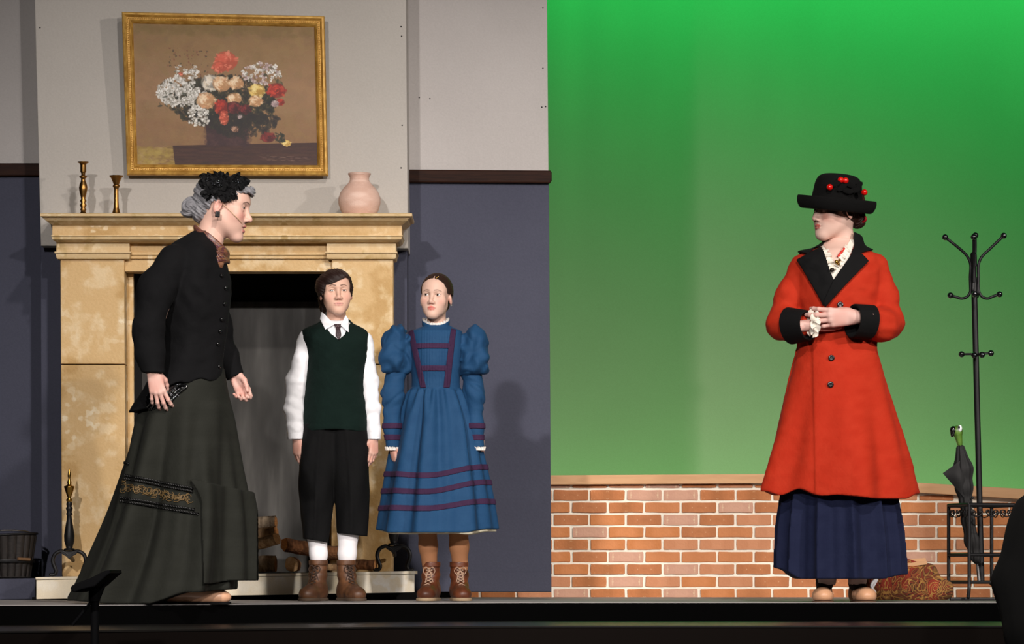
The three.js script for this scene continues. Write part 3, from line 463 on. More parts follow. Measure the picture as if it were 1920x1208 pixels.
// a chain of joints [x, y, z, r] joined smoothly
const chain = (pts, k = 0.01) => { const f = []; for (let i = 0; i + 1 < pts.length; i++) f.push(cap(pts[i], pts[i + 1], pts[i][3], pts[i + 1][3])); return U(k, ...f); };
const U = (k, ...f) => f.length === 1 ? f[0] : (x, y, z) => { let d = f[0](x, y, z); for (let i = 1; i < f.length; i++) d = smin(d, f[i](x, y, z), k); return d; };
const cut = (k, a, b) => (x, y, z) => -smin(-a(x, y, z), b(x, y, z), k);          // a without b
const both = (k, a, b) => (x, y, z) => -smin(-a(x, y, z), -b(x, y, z), k);
const box = (c, h, r, rot) => {
  const m = rot ? new THREE.Matrix3().setFromMatrix4(new THREE.Matrix4().makeRotationFromEuler(new THREE.Euler(...rot))).elements : null;
  return (X, Y, Z) => { let x = X - c[0], y = Y - c[1], z = Z - c[2]; if (m) [x, y, z] = [m[0] * x + m[1] * y + m[2] * z, m[3] * x + m[4] * y + m[5] * z, m[6] * x + m[7] * y + m[8] * z];
    x = Math.abs(x) - h[0] + r; y = Math.abs(y) - h[1] + r; z = Math.abs(z) - h[2] + r; return Math.hypot(Math.max(x, 0), Math.max(y, 0), Math.max(z, 0)) + Math.min(0, Math.max(x, y, z)) - r; };
};
// a garment or trunk with elliptic sections: rows [y, left, right, centre depth, half depth], from top to bottom; puff(angle, y) is added to the radius
function trunk(rows, puff, pw = 2) {
  const N = 240, y1 = rows[0][0], y0 = rows[rows.length - 1][0], T = [0, 1, 2, 3].map((c) => {
    const n = rows.length, X = rows.map((r) => r[0]), Y = rows.map((r) => r[c + 1]), m = [];
    for (let i = 0; i < n; i++) { const d0 = i ? (Y[i] - Y[i - 1]) / (X[i] - X[i - 1]) : null, d1 = i < n - 1 ? (Y[i + 1] - Y[i]) / (X[i + 1] - X[i]) : null; m.push(d0 === null ? d1 : d1 === null ? d0 : d0 * d1 <= 0 ? 0 : 2 * d0 * d1 / (d0 + d1)); }
    return Float64Array.from({ length: N + 1 }, (_, q) => { const y = mix(y1, y0, q / N); let i = 0; while (i < n - 2 && y < X[i + 1]) i++; const h = X[i + 1] - X[i], t = clamp((y - X[i]) / h, 0, 1), t2 = t * t, t3 = t2 * t; return (2 * t3 - 3 * t2 + 1) * Y[i] + (t3 - 2 * t2 + t) * h * m[i] + (-2 * t3 + 3 * t2) * Y[i + 1] + (t3 - t2) * h * m[i + 1]; });
  });
  return (x, y, z) => {
    const q = clamp((y1 - y) / (y1 - y0), 0, 1) * N, i = Math.min(q | 0, N - 1), t = q - i, g = (c) => T[c][i] + (T[c][i + 1] - T[c][i]) * t, l = g(0), r = g(1), zc = g(2), rz = Math.max(g(3), 0.004);
    const rx = Math.max((r - l) / 2, 0.004), u = (x - (l + r) / 2) / rx, w = (z - zc) / rz, e = pw === 2 ? Math.sqrt(u * u + w * w) : Math.pow(Math.pow(Math.abs(u), pw) + Math.pow(Math.abs(w), pw), 1 / pw);
    let d = (e - 1) * Math.min(rx, rz);
    if (puff) d -= puff(Math.atan2(w, u), y, x, z);
    const c = Math.max(y - y1, y0 - y);
    return c > 0 ? Math.max(d, c, d > 0 ? Math.hypot(d, c) : c) : Math.max(d, c);
  };
}
// distance to a polygon in the picture plane of the thing (x, y)
function poly2(p) {
  const n = p.length;
  return (x, y) => {
    let d = 1e9, s = 1;
    for (let i = 0, j = n - 1; i < n; j = i++) {
      const ex = p[j][0] - p[i][0], ey = p[j][1] - p[i][1], wx = x - p[i][0], wy = y - p[i][1], t = clamp((wx * ex + wy * ey) / (ex * ex + ey * ey), 0, 1), bx = wx - ex * t, by = wy - ey * t;
      d = Math.min(d, bx * bx + by * by);
      const c1 = y >= p[i][1], c2 = y < p[j][1], c3 = ex * wy > ey * wx; if ((c1 && c2 && c3) || (!c1 && !c2 && !c3)) s = -s;
    }
    return s * Math.sqrt(d);
  };
}
// cloth of thickness t lying off the front of a field, cut to an outline
const cloth = (f, outline, off, t, zmin = -1e9) => { const g = poly2(outline); return (x, y, z) => Math.max(Math.abs(f(x, y, z) - off) - t / 2, g(x, y), zmin - z); };
const boundsOf = (pts, pad) => { const lo = [1e9, 1e9], hi = [-1e9, -1e9]; for (const p of pts) for (let c = 0; c < 2; c++) { lo[c] = Math.min(lo[c], p[c] - pad); hi[c] = Math.max(hi[c], p[c] + pad); } return [lo, hi]; };
function nets(f, lo, hi, h, o = {}) {
  const n = [0, 1, 2].map((c) => Math.ceil((hi[c] - lo[c]) / h) + 1), [nx, ny, nz] = n, sx = 1, sy = nx, sz = nx * ny, g = new Float32Array(nx * ny * nz), B = 8, R = B * h * 0.8661 * (o.safe ?? 1.35) + (o.margin ?? 0), act = [];
  for (let bz = 0; bz < nz; bz += B) for (let by = 0; by < ny; by += B) for (let bx = 0; bx < nx; bx += B) {
    const ex = Math.min(bx + B, nx), ey = Math.min(by + B, ny), ez = Math.min(bz + B, nz);
    const d = f(lo[0] + (bx + (B - 1) / 2) * h, lo[1] + (by + (B - 1) / 2) * h, lo[2] + (bz + (B - 1) / 2) * h);
    if (Math.abs(d) > R) { for (let k = bz; k < ez; k++) for (let j = by; j < ey; j++) g.fill(d, k * sz + j * sy + bx, k * sz + j * sy + ex); continue; }
    act.push(bx, by, bz);
    for (let k = bz; k < ez; k++) for (let j = by; j < ey; j++) for (let i = bx; i < ex; i++) g[k * sz + j * sy + i] = f(lo[0] + i * h, lo[1] + j * h, lo[2] + k * h);
  }
  const vid = new Int32Array(nx * ny * nz).fill(-1), pos = [], idx = [], O = [0, sx, sy, sx + sy, sz, sz + sx, sz + sy, sz + sx + sy], E = [[0, 1], [2, 3], [4, 5], [6, 7], [0, 2], [1, 3], [4, 6], [5, 7], [0, 4], [1, 5], [2, 6], [3, 7]];
  const cell = (i, j, k) => {
    if (i < 0 || j < 0 || k < 0 || i >= nx - 1 || j >= ny - 1 || k >= nz - 1) return;
    const p = k * sz + j * sy + i; if (vid[p] >= 0) return; let m = 0; for (let q = 0; q < 8; q++) if (g[p + O[q]] < 0) m |= 1 << q;
    if (m === 0 || m === 255) return;
    let x = 0, y = 0, z = 0, c = 0;
    for (const [a, b] of E) { const A = m >> a & 1, Bq = m >> b & 1; if (A === Bq) continue; const ga = g[p + O[a]], gb = g[p + O[b]], t = ga / (ga - gb); x += (a & 1) + ((b & 1) - (a & 1)) * t; y += (a >> 1 & 1) + ((b >> 1 & 1) - (a >> 1 & 1)) * t; z += (a >> 2) + ((b >> 2) - (a >> 2)) * t; c++; }
    vid[p] = pos.length / 3; pos.push(lo[0] + (i + x / c) * h, lo[1] + (j + y / c) * h, lo[2] + (k + z / c) * h);
  };
  for (let q = 0; q < act.length; q += 3) for (let k = act[q + 2] - 1; k < act[q + 2] + B; k++) for (let j = act[q + 1] - 1; j < act[q + 1] + B; j++) for (let i = act[q] - 1; i < act[q] + B; i++) cell(i, j, k);
  const quad = (a, b, c, d, flip) => { if (a < 0 || b < 0 || c < 0 || d < 0) return; flip ? idx.push(a, c, b, a, d, c) : idx.push(a, b, c, a, c, d); };
  for (let q = 0; q < act.length; q += 3) for (let k = Math.max(1, act[q + 2]); k < Math.min(act[q + 2] + B, nz - 1); k++) for (let j = Math.max(1, act[q + 1]); j < Math.min(act[q + 1] + B, ny - 1); j++) for (let i = Math.max(1, act[q]); i < Math.min(act[q] + B, nx - 1); i++) {
    const p = k * sz + j * sy + i, s = g[p] < 0;
    if (s !== g[p + sx] < 0) quad(vid[p - sy - sz], vid[p - sz], vid[p], vid[p - sy], !s);
    if (s !== g[p + sy] < 0) quad(vid[p - sz - sx], vid[p - sx], vid[p], vid[p - sz], !s);
    if (s !== g[p + sz] < 0) quad(vid[p - sx - sy], vid[p - sy], vid[p], vid[p - sx], !s);
  }
  const G = new THREE.BufferGeometry(), P = new Float32Array(pos), UV = new Float32Array(pos.length / 3 * 2);
  if (o.color) { const C = new Float32Array(pos.length); for (let i = 0; i < P.length; i += 3) C.set(o.color(P[i], P[i + 1], P[i + 2]), i); G.setAttribute('color', new THREE.BufferAttribute(C, 3)); }
  for (let i = 0; i < P.length / 3; i++) { const w = o.uv ? o.uv(P[i * 3], P[i * 3 + 1], P[i * 3 + 2]) : [P[i * 3] + P[i * 3 + 2] * 0.6, P[i * 3 + 1]]; UV[i * 2] = w[0]; UV[i * 2 + 1] = w[1]; }
  G.setAttribute('position', new THREE.BufferAttribute(P, 3)); G.setAttribute('uv', new THREE.BufferAttribute(UV, 2)); G.setIndex(idx); G.computeVertexNormals();
  return G;
}
// first point of a field met when looking along -z at (x, y)
function front(f, x, y, z1 = 0.6) { let z = z1; for (let i = 0; i < 90; i++) { const d = f(x, y, z); if (d < 0.0004) break; z -= Math.max(d * 0.7, 0.0006); if (z < -0.8) break; } return z; }

// ---------------------------------------------------------------- heads and hands
const SKIN = { base: [0.72, 0.45, 0.34] };
function headField(o = {}) {
  const { crown = 1, mouthW = 1, lip = 1, neck = 0.047, jaw = 1, nose = 1, open = 0, brow = 0.008, lid = 0.0048, smile = 0, cheek = 1, neckTo = [0, -0.2, -0.045] } = o, sides = (fn) => [fn(-1), fn(1)];
  const skull = U(0.03, ell([0, 0.028, -0.012], [0.072, 0.087 * crown, 0.096]), ell([0, 0.042, 0.036], [0.058, 0.048 * crown, 0.05]), ell([0, -0.03, 0.024], [0.055 * jaw, 0.08, 0.06]),
    ...sides((s) => cap([s * 0.045 * jaw, -0.052, 0.004], [s * 0.014, -0.1 - open * 0.5, 0.06], 0.019, 0.0165)), ...sides((s) => ell([s * 0.0285 * jaw, -0.056, 0.04], [0.026, 0.034, 0.032])));
  const lower = U(0.018, ell([0, -0.102 - open, 0.07], [0.021, 0.0145, 0.017]), ell([0, -0.068, 0.06], [0.034, 0.028, 0.0235]), ...sides((s) => ell([s * 0.037, -0.028, 0.056], [0.029 * cheek, 0.028, 0.022])), ...sides((s) => cap([s * 0.011, 0.017, 0.081], [s * 0.046, 0.016, 0.061], brow, 0.007)));
  const sockets = U(0.01, ...sides((s) => ell([s * 0.031, -0.003, 0.096], [0.0185, 0.013, 0.02])));
  const noseF = U(0.007, cap([0, 0.006, 0.081], [0, -0.034, 0.101 * 0.5 + 0.0505 * nose], 0.0062, 0.0095), sph([0, -0.039, 0.104 * nose], 0.0098), ...sides((s) => ell([s * 0.0115, -0.043, 0.093], [0.0075, 0.0072, 0.0105])));
  const nostrils = U(0.001, ...sides((s) => ell([s * 0.0062, -0.0505, 0.0985], [0.0032, 0.0028, 0.0045])));
  const lipU = U(0.005, ...sides((s) => chain([[s * 0.0245 * mouthW, -0.0705 + smile, 0.0785, 0.002], [s * 0.013 * mouthW, -0.0678, 0.0862, 0.0034 * lip], [s * 0.004, -0.0658, 0.0896, 0.0038 * lip], [0, -0.067, 0.0896, 0.0036 * lip]], 0.004)));
  const lipL = U(0.005, ...sides((s) => chain([[s * 0.0235 * mouthW, -0.0712 + smile - open * 0.3, 0.0785, 0.0018], [s * 0.012 * mouthW, -0.0748 - open, 0.086, 0.0042 * lip], [0, -0.0758 - open, 0.0885, 0.0044 * lip]], 0.004)));
  const slit = U(0.003, ...sides((s) => chain([[s * 0.0255 * mouthW, -0.0705 + smile - open * 0.2, 0.083, 0.0011], [s * 0.013 * mouthW, -0.0709 - open * 0.5, 0.0925, 0.0013 + open * 0.45], [0, -0.0712 - open * 0.5, 0.0965, 0.0013 + open * 0.5]], 0.002)));
  const lids = U(0.001, ...sides((s) => sph([s * 0.031, -0.002, 0.0705], 0.0142))), open_ = U(0.001, ...sides((s) => ell([s * 0.031, -0.002, 0.0865], [0.0132, lid, 0.014], [0, 0, s * 0.09])));
  const ears = U(0.004, ...sides((s) => cut(0.005, ell([s * 0.0745, -0.012, -0.012], [0.0085, 0.0275, 0.0165], [0.16, s * 0.3, s * 0.12]), ell([s * 0.0825, -0.008, -0.008], [0.0075, 0.017, 0.0095], [0.16, s * 0.3, s * 0.12]))));
  const neckF = cap([0, -0.05, -0.022], neckTo, neck, neck * 1.12);
  const f = (x, y, z) => {
    let d = smin(skull(x, y, z), neckF(x, y, z), 0.028);
    if (d > 0.07) return d - 0.03;
    d = smin(d, lower(x, y, z), 0.024);
    d = -smin(-d, sockets(x, y, z), 0.016);
    if (z > 0.04) { d = smin(d, noseF(x, y, z), 0.011); d = smin(d, lids(x, y, z), 0.005); d = smin(d, lipU(x, y, z), 0.005); d = smin(d, lipL(x, y, z), 0.006); d = -smin(-d, slit(x, y, z), 0.0025); d = -smin(-d, open_(x, y, z), 0.0018); d = -smin(-d, nostrils(x, y, z), 0.002); }
    return smin(d, ears(x, y, z), 0.007);
  };
  f.lipU = lipU; f.lipL = lipL; f.smile = smile; return f;
}
function headColor(f, o) {
  const { skin = SKIN.base, lips = [0.55, 0.16, 0.13], blush = [0.75, 0.3, 0.24], blushAt = 0.4, browC = [0.09, 0.045, 0.025], browY = 0, lash = [0.03, 0.018, 0.014], lid = 0.0048, browT = 0.0024, browTilt = 0 } = o;
  const bp = [[0.0135, 0.0205 + browY], [0.03, 0.0255 + browY + browTilt], [0.047, 0.0185 + browY + browTilt]];
  const browD = (ax, y) => { let d = 1; for (let i = 0; i < 2; i++) { const [x0, y0] = bp[i], ex = bp[i + 1][0] - x0, ey = bp[i + 1][1] - y0, t = clamp(((ax - x0) * ex + (y - y0) * ey) / (ex * ex + ey * ey), 0, 1); d = Math.min(d, Math.hypot(ax - x0 - ex * t, y - y0 - ey * t) - browT * mix(1, 0.45, (i + t) / 2)); } return d; };
  const set = (a, b, t) => lerpC(a, b, clamp(t, 0, 1));
  return (x, y, z) => {
    let c = skin; const ax = Math.abs(x);
    c = set(c, blush, blushAt * Math.exp(-(((ax - 0.043) / 0.02) ** 2) - ((y + 0.033) / 0.02) ** 2) * (z > 0.015 ? 1 : 0));
    c = set(c, blush, 0.22 * Math.exp(-((ax / 0.011) ** 2) - ((y + 0.042) / 0.011) ** 2) * (z > 0.08 ? 1 : 0));
    c = set(c, blush, 0.35 * sstep(0.066, 0.076, ax) * sstep(0.05, 0.02, Math.abs(y + 0.012)));
    if (z > 0.05) {
      c = set(c, lips, sstep(0.0024, 0.0002, Math.min(f.lipU(x, y, z), f.lipL(x, y, z))));
      c = set(c, [0.12, 0.03, 0.025], sstep(0.0016, 0.0004, Math.abs(y + 0.0709 - f.smile * sstep(0, 0.024, ax))) * sstep(0.0265, 0.02, ax) * 0.8);
      c = set(c, browC, sstep(0.0016, -0.0006, browD(ax, y)) * 0.9);
      const ey = y + 0.002, ex = (ax - 0.031) / 0.0155; if (Math.abs(ex) < 1) { const up = lid * 1.25 * Math.sqrt(1 - ex * ex * 0.9); c = set(c, lash, sstep(0.0021, 0.0006, Math.abs(ey - up)) * 0.95); c = set(c, lash, sstep(0.0014, 0.0002, Math.abs(ey + up * 0.92)) * 0.4); }
      if (ax < 0.01 && y < -0.047 && y > -0.055 && z > 0.092) c = set(c, [0.2, 0.07, 0.05], sstep(0.0042, 0.002, Math.hypot(ax - 0.0062, (y + 0.0505) * 1.2)));
    }
    return c;
  };
}
// hand: wrist at the origin, fingers along -y, palm towards +z, thumb on the +x side
function handField({ curl = [0.3, 0.35, 0.4, 0.45], spread = 0.06, thumb = [[0.024, -0.022, 0.008], [0.046, -0.048, 0.02], [0.05, -0.076, 0.03], [0.049, -0.096, 0.036]], size = 1, wrist = 0.055 } = {}) {
  const K = [[0.026, -0.09, 0.0], [0.009, -0.094, -0.003], [-0.009, -0.09, -0.002], [-0.0255, -0.08, 0.002]], L = [[0.043, 0.026, 0.021], [0.047, 0.03, 0.022], [0.044, 0.028, 0.021], [0.034, 0.021, 0.019]], R = [0.0088, 0.009, 0.0086, 0.0076];
  const palm = U(0.014, ...K.map((k, i) => cap([k[0] * 0.55, -0.006, 0], [k[0], k[1], k[2]], 0.0125, 0.0108)), cap([0, wrist, -0.002], [0, 0, 0], 0.025, 0.022), ell([0.018, -0.04, 0.009], [0.016, 0.03, 0.012]), ell([-0.018, -0.045, 0.008], [0.012, 0.03, 0.011]));
  const fingers = K.map((k, i) => {
    let p = [...k, R[i] + 0.0008], a = 0; const out = [p];
    for (let j = 0; j < 3; j++) { a += (Array.isArray(curl[i]) ? curl[i][j] : curl[i] * [0.8, 1.15, 0.7][j]); const sp = (1.2 - i) * spread; p = [p[0] + Math.sin(sp) * L[i][j] * Math.cos(a), p[1] - Math.cos(a) * Math.cos(sp) * L[i][j], p[2] + Math.sin(a) * L[i][j], R[i] * [0.95, 0.88, 0.78][j]]; out.push(p); }
    return chain(out, 0.004);
  });
  const th = chain(thumb.map((p, i) => [...p, [0.015, 0.0115, 0.0098, 0.0082][i]]), 0.006);
  const f = (x, y, z) => { let d = smin(palm(x, y, z), th(x, y, z), 0.009), e = 1; for (const g of fingers) e = Math.min(e, g(x, y, z)); return smin(d, e, 0.005); };
  return (x, y, z) => f(x / size, y / size, z / size) * size;
}
const skinVar = (skin) => (x, y, z) => lerpC(skin, [skin[0] * 0.95, skin[1] * 0.72, skin[2] * 0.68], clamp(0.25 + 0.5 * noise3(x * 40, y * 40, z * 40), 0, 0.6));
const xf = (g, o) => { const e = new THREE.Euler(o.pitch ?? 0, o.yaw ?? 0, o.roll ?? 0, 'YXZ'), m = new THREE.Matrix4().compose(V3(o.at), o.q ?? new THREE.Quaternion().setFromEuler(e), new THREE.Vector3((o.flip ? -1 : 1) * (o.scale ?? 1), o.scale ?? 1, o.scale ?? 1)); g.applyMatrix4(m); if (o.flip) { const i = g.index.array; for (let k = 0; k < i.length; k += 3) { const t = i[k]; i[k] = i[k + 1]; i[k + 1] = t; } } return g; };
// a frame for a hand: fingers point along dir, the palm looks along palm
const aim = (dir, palm) => { const y = V3(dir).normalize().negate(), z = V3(palm), x = new THREE.Vector3().crossVectors(y, z).normalize(); z.crossVectors(x, y).normalize(); return new THREE.Quaternion().setFromRotationMatrix(new THREE.Matrix4().makeBasis(x, y, z)); };
const skinMat = phys({ vertexColors: true, roughness: 0.5, sheen: 0.25, sheenRoughness: 0.6, sheenColor: new THREE.Color(0.9, 0.6, 0.5), specularIntensity: 0.6 });
const eyeMat = phys({ vertexColors: true, roughness: 0.12, clearcoat: 0.6 });
function eyeball(iris = [0.1, 0.06, 0.035], gaze = [0, 0]) {
  const g = new THREE.SphereGeometry(0.0127, 28, 20), p = g.attributes.position, c = new Float32Array(p.count * 3), d = new THREE.Vector3(Math.sin(gaze[0]) * Math.cos(gaze[1]), Math.sin(gaze[1]), Math.cos(gaze[0]) * Math.cos(gaze[1]));
  for (let i = 0; i < p.count; i++) { const a = new THREE.Vector3().fromBufferAttribute(p, i).normalize().angleTo(d); c.set(a < 0.2 ? [0.008, 0.007, 0.007] : a < 0.5 ? iris : [0.72, 0.68, 0.65], i * 3); }
  g.setAttribute('color', new THREE.BufferAttribute(c, 3)); return g;
}
const keep = (g) => { for (const k of Object.keys(g.attributes)) if (!['position', 'normal', 'uv', 'color'].includes(k)) g.deleteAttribute(k); return g.index ? g.toNonIndexed() : g; };
// puts the pieces of a body into one mesh and hangs the eyes in it
function bodyMesh(group, pieces, head) {
  const body = shadows(new THREE.Mesh(mergeGeometries(pieces.map(keep)), skinMat)); body.name = 'body'; group.add(body);
  for (const s of [-1, 1]) { const e = shadows(new THREE.Mesh(xf(eyeball(head.iris, head.gaze).translate(s * 0.031, -0.002, 0.0705), head), eyeMat)); e.name = 'eye'; body.add(e); }
  return body;
}
const fabric = (hex, o = {}) => { const { amp = 10, bump = 0.0012, rep = 3, ...rest } = o, c = hexRGB(hex); return phys({ roughness: 0.85, specularIntensity: 0.4, sheen: 0.3, sheenRoughness: 0.7, sheenColor: new THREE.Color(hex).lerp(new THREE.Color(1, 1, 1), 0.2), bumpMap: grainBump, bumpScale: bump, map: dataTex(256, (u, v) => { const w = (Math.sin(u * 256 * 1.57) + Math.sin(v * 256 * 1.57)) * amp * 0.2 + fbm(u, v, 9, hex % 89, 4) * amp; return [c[0] + w, c[1] + w, c[2] + w]; }, rep), ...rest }); };
// ================================================================ woman in the red coat
{
  const z0 = 0, s = sc(z0), bx = 1572, P = (px, py, z = 0) => [(px - bx) / s, EYE + (HORIZON - py) / s, z], PR = (l) => l.map((q) => P(...q)), rows = (l) => l.map(([py, a, b, zc, rz]) => [P(0, py)[1], P(a, 0)[0], P(b, 0)[0], zc, rz]);
  const t = thing('person', 'young woman in a red coat and a black hat trimmed with cherries, hands clasped', 'person', [W(bx, 0, z0)[0], 0, z0]);
  const part = (name, g, m, par = t) => { const o = shadows(new THREE.Mesh(g, m)); o.name = name; par.add(o); return o; };
  const red = fabric(0xb02c14, { amp: 6, rep: 4, sheen: 0.15 }), blackCloth = fabric(0x0a0a0b, { amp: 3, sheen: 0.05 }), navy = fabric(0x171d38, { amp: 5, sheen: 0.12 }), white = fabric(0xe9e2d6, { amp: 5, roughness: 0.7 }), shiny = phys({ color: 0x0e0d0e, roughness: 0.25, clearcoat: 0.8 });
  // head and hands
  const skin = [0.70, 0.47, 0.39], ho = { neck: 0.043, lid: 0.0045, brow: 0.008, jaw: 0.84, nose: 0.97 }, hf = headField(ho), head = { at: P(1568.5, 394.5, 0.0), yaw: -1.08, pitch: -0.02, roll: 0.0, scale: 1.01, iris: [0.03, 0.022, 0.016], gaze: [0.3, 0] };
  const hg = xf(nets(hf, [-0.1, -0.21, -0.13], [0.1, 0.13, 0.125], 0.0021, { color: headColor(hf, { skin, lips: [0.42, 0.1, 0.08], blush: [0.8, 0.3, 0.22], blushAt: 0.6 }) }), head);
  const Lw = P(1594, 601, 0.185), Rw = P(1519, 614, 0.15), hc = { color: skinVar([0.72, 0.46, 0.40]) };
  const lh = xf(nets(handField({ curl: [0.5, 0.42, 0.46, 0.5], spread: 0.1, size: 1.08, thumb: [[0.018, -0.02, 0.012], [0.026, -0.045, 0.028], [0.02, -0.066, 0.036], [0.01, -0.08, 0.04]] }), [-0.06, -0.2, -0.04], [0.075, 0.075, 0.12], 0.0025, hc), { at: Lw, q: aim([-1, -0.03, 0.12], [0.12, 0.1, -1]) });
  const rh = xf(nets(handField({ curl: [0.6, 0.65, 0.7, 0.7], size: 0.98, thumb: [[0.018, -0.02, 0.012], [0.026, -0.045, 0.028], [0.02, -0.066, 0.036], [0.01, -0.08, 0.04]] }), [-0.06, -0.2, -0.04], [0.075, 0.075, 0.1], 0.0025, hc), { at: Rw, q: aim([1, 0.12, 0.04], [0.1, 0.3, -1]), flip: true });
  const bodyF = U(0.03, trunk(rows([[470, 1545, 1600, 0, 0.05], [520, 1505, 1640, 0, 0.085], [640, 1515, 1628, 0, 0.085], [720, 1505, 1640, 0, 0.1], [760, 1520, 1630, 0, 0.09]])),
    chain([[...P(1505, 505), 0.04], [...P(1468, 606, 0.03), 0.03], [...Rw, 0.02]]), chain([[...P(1642, 505), 0.04], [...P(1662, 604, 0.03), 0.028], [...Lw, 0.018]]),
    chain([[...P(1548, 740), 0.075], [...P(1548, 930), 0.055], [...P(1551, 1088), 0.038]]), chain([[...P(1604, 740), 0.075], [...P(1608, 930), 0.055], [...P(1608, 1088), 0.038]]));
  const bg = nets(bodyF, [-0.35, 0.06, -0.2], [0.32, 1.45, 0.3], 0.012, { color: () => skin });
  
  // hair: swept back under the hat into a bun
  const hairF = U(0.012, both(0.01, ell([0, 0.03, -0.02], [0.079, 0.094, 0.102]), (x, y, z) => z - 0.03 + Math.max(0, -y) * 0.85), ell([0.0, -0.03, -0.1], [0.038, 0.036, 0.033]), ell([0, -0.005, -0.075], [0.055, 0.045, 0.04]));
  const auburn = phys({ color: 0x2e1710, roughness: 0.42, sheen: 0.4, sheenColor: new THREE.Color(0x6b3a22), bumpMap: strandBump, bumpScale: 0.005 });
  part('hair', xf(nets((x, y, z) => hairF(x, y, z) + 0.0016 * Math.sin(y * 420 + 30 * x + 14 * Math.sin(z * 60)), [-0.1, -0.1, -0.15], [0.1, 0.14, 0.1], 0.0026, { uv: (x, y, z) => [y * 6 + x * 3, z * 2 + x] }), head), auburn);
  const band = new THREE.TorusGeometry(0.012, 0.005, 8, 20); band.rotateY(0.4); band.translate(0.034, -0.03, -0.103); part('hair_tie', xf(band, head), std({ color: 0xb5121b, roughness: 0.5 }));
  // hat: bowl crown and rolled brim, tilted down to the front
  const hatAt = { at: P(1568, 387, 0.0), yaw: -1.08, pitch: -0.03, roll: -0.14 }, hq = (g) => xf(g, { ...hatAt, scale: 1 });
  const smooth = (l, n) => new THREE.SplineCurve(l.map((p) => new THREE.Vector2(...p))).getPoints(n);
  const crown = new THREE.LatheGeometry([...smooth([[0.0005, 0.119], [0.03, 0.118], [0.058, 0.114], [0.078, 0.104], [0.089, 0.084], [0.094, 0.055], [0.098, 0.025], [0.1, 0.0]], 40), new THREE.Vector2(0.096, -0.004), new THREE.Vector2(0.09, 0), new THREE.Vector2(0.0005, 0.05)], 72); crown.scale(0.98, 1.1, 1.06);
  const brim = new THREE.LatheGeometry(smooth([[0.094, 0.006], [0.11, -0.008], [0.125, -0.015], [0.138, -0.013], [0.147, -0.003], [0.152, 0.01], [0.1525, 0.021], [0.15, 0.027], [0.146, 0.026], [0.144, 0.016], [0.139, 0.005], [0.13, -0.001], [0.115, 0.003], [0.096, 0.013]], 60), 80); brim.scale(0.97, 1.2, 1.07);
  const felt = fabric(0x070707, { amp: 2, sheen: 0.05, roughness: 0.95 });
  const hat = part('hat_crown', hq(crown), felt); part('hat_brim', hq(brim), felt);
  const rib = new THREE.CylinderGeometry(0.0985, 0.101, 0.03, 48, 1, true); rib.scale(0.98, 1, 1.06); rib.translate(0, 0.018, 0); part('hat_ribbon', hq(rib), phys({ color: 0x070707, roughness: 0.8, specularIntensity: 0.3, side: THREE.DoubleSide }));
  const cherryM = phys({ color: 0xc4140e, roughness: 0.15, clearcoat: 1 });
  const hz = (px, py, z) => P(px, py, z);
  for (const c of [hz(1551, 357, 0.112), hz(1572, 343, 0.1), hz(1581, 344, 0.098), hz(1616, 366, 0.1)]) part('cherry', ball(c, 0.0128, 20, 14), cherryM);
  for (const [px, py, a, z] of [[1562, 350, 0.3, 0.108], [1590, 352, -0.4, 0.1], [1598, 362, 0.2, 0.1], [1606, 354, 0.9, 0.085], [1585, 364, -0.2, 0.108], [1574, 358, 0.6, 0.11]]) { const g = new THREE.SphereGeometry(0.02, 12, 8); g.scale(1.15, 0.55, 0.16); g.rotateZ(a); g.translate(...hz(px, py, z)); part('hat_leaf', g, felt); }
  // coat
  const hem = (x) => { const q = x * s + bx; return P(0, mix(922, 931, sstep(1430, 1462, q)) - 13 * Math.exp(-(((q - 1492) / 22) ** 2)) - 2 * Math.exp(-(((q - 1560) / 20) ** 2)) + 5 * sstep(1580, 1640, q) - 9 * sstep(1690, 1718, q))[1]; };
  const folds = (a, y) => { const f = sstep(1.02, 0.42, y); return 0.016 * f * (Math.sin(a * 5 + 0.6) + 0.6 * Math.sin(a * 9 + 2.2)) + 0.003 * Math.sin(a * 13 + y * 9) * f; };
  const coatT = trunk(rows([[452, 1552, 1606, -0.02, 0.06], [464, 1533, 1622, -0.015, 0.085], [474, 1508, 1640, -0.005, 0.1], [486, 1492, 1653, 0, 0.112], [512, 1486, 1657, 0, 0.128], [556, 1487, 1652, 0.004, 0.14], [600, 1492, 1648, 0.002, 0.132], [645, 1493, 1645, 0, 0.125], [690, 1483, 1654, 0, 0.142], [750, 1467, 1669, 0, 0.17], [830, 1447, 1692, 0, 0.21], [890, 1432, 1708, 0, 0.235], [945, 1418, 1720, 0, 0.25]]), folds);
  const wr = (x, y, z) => (0.4 + 0.6 * sstep(0.9, 1.05, y)) * (0.0035 * noise3(x * 16, y * 26, z * 16) + 0.0022 * noise3(x * 34 + 9, y * 48, z * 34));
  const slR = chain([[...P(1506, 500, -0.005), 0.052], [...P(1480, 555, 0.005), 0.054], [...P(1467, 608, 0.03), 0.062], [...P(1482, 617, 0.085), 0.056], [...P(1494, 616, 0.115), 0.046]], 0.03), slL = chain([[...P(1640, 500, -0.005), 0.052], [...P(1657, 555, 0.005), 0.054], [...P(1663, 606, 0.03), 0.06], [...P(1648, 612, 0.09), 0.06], [...P(1630, 609, 0.13), 0.05]], 0.03);
  const crease = (x, y, z) => { const q = (x - P(1655, 0)[0]) * 22, w = (x - P(1475, 0)[0]) * 22; return 0.006 * Math.sin((y * 70) + q * 1.6) * Math.exp(-(((y - P(0, 590)[1]) / 0.05) ** 2)) * (Math.exp(-q * q * 0.5) + Math.exp(-w * w * 0.5)); };
  const coat0 = (x, y, z) => smin(coatT(x, y, z), Math.min(slR(x, y, z), slL(x, y, z)), 0.016) + wr(x, y, z) + crease(x, y, z);
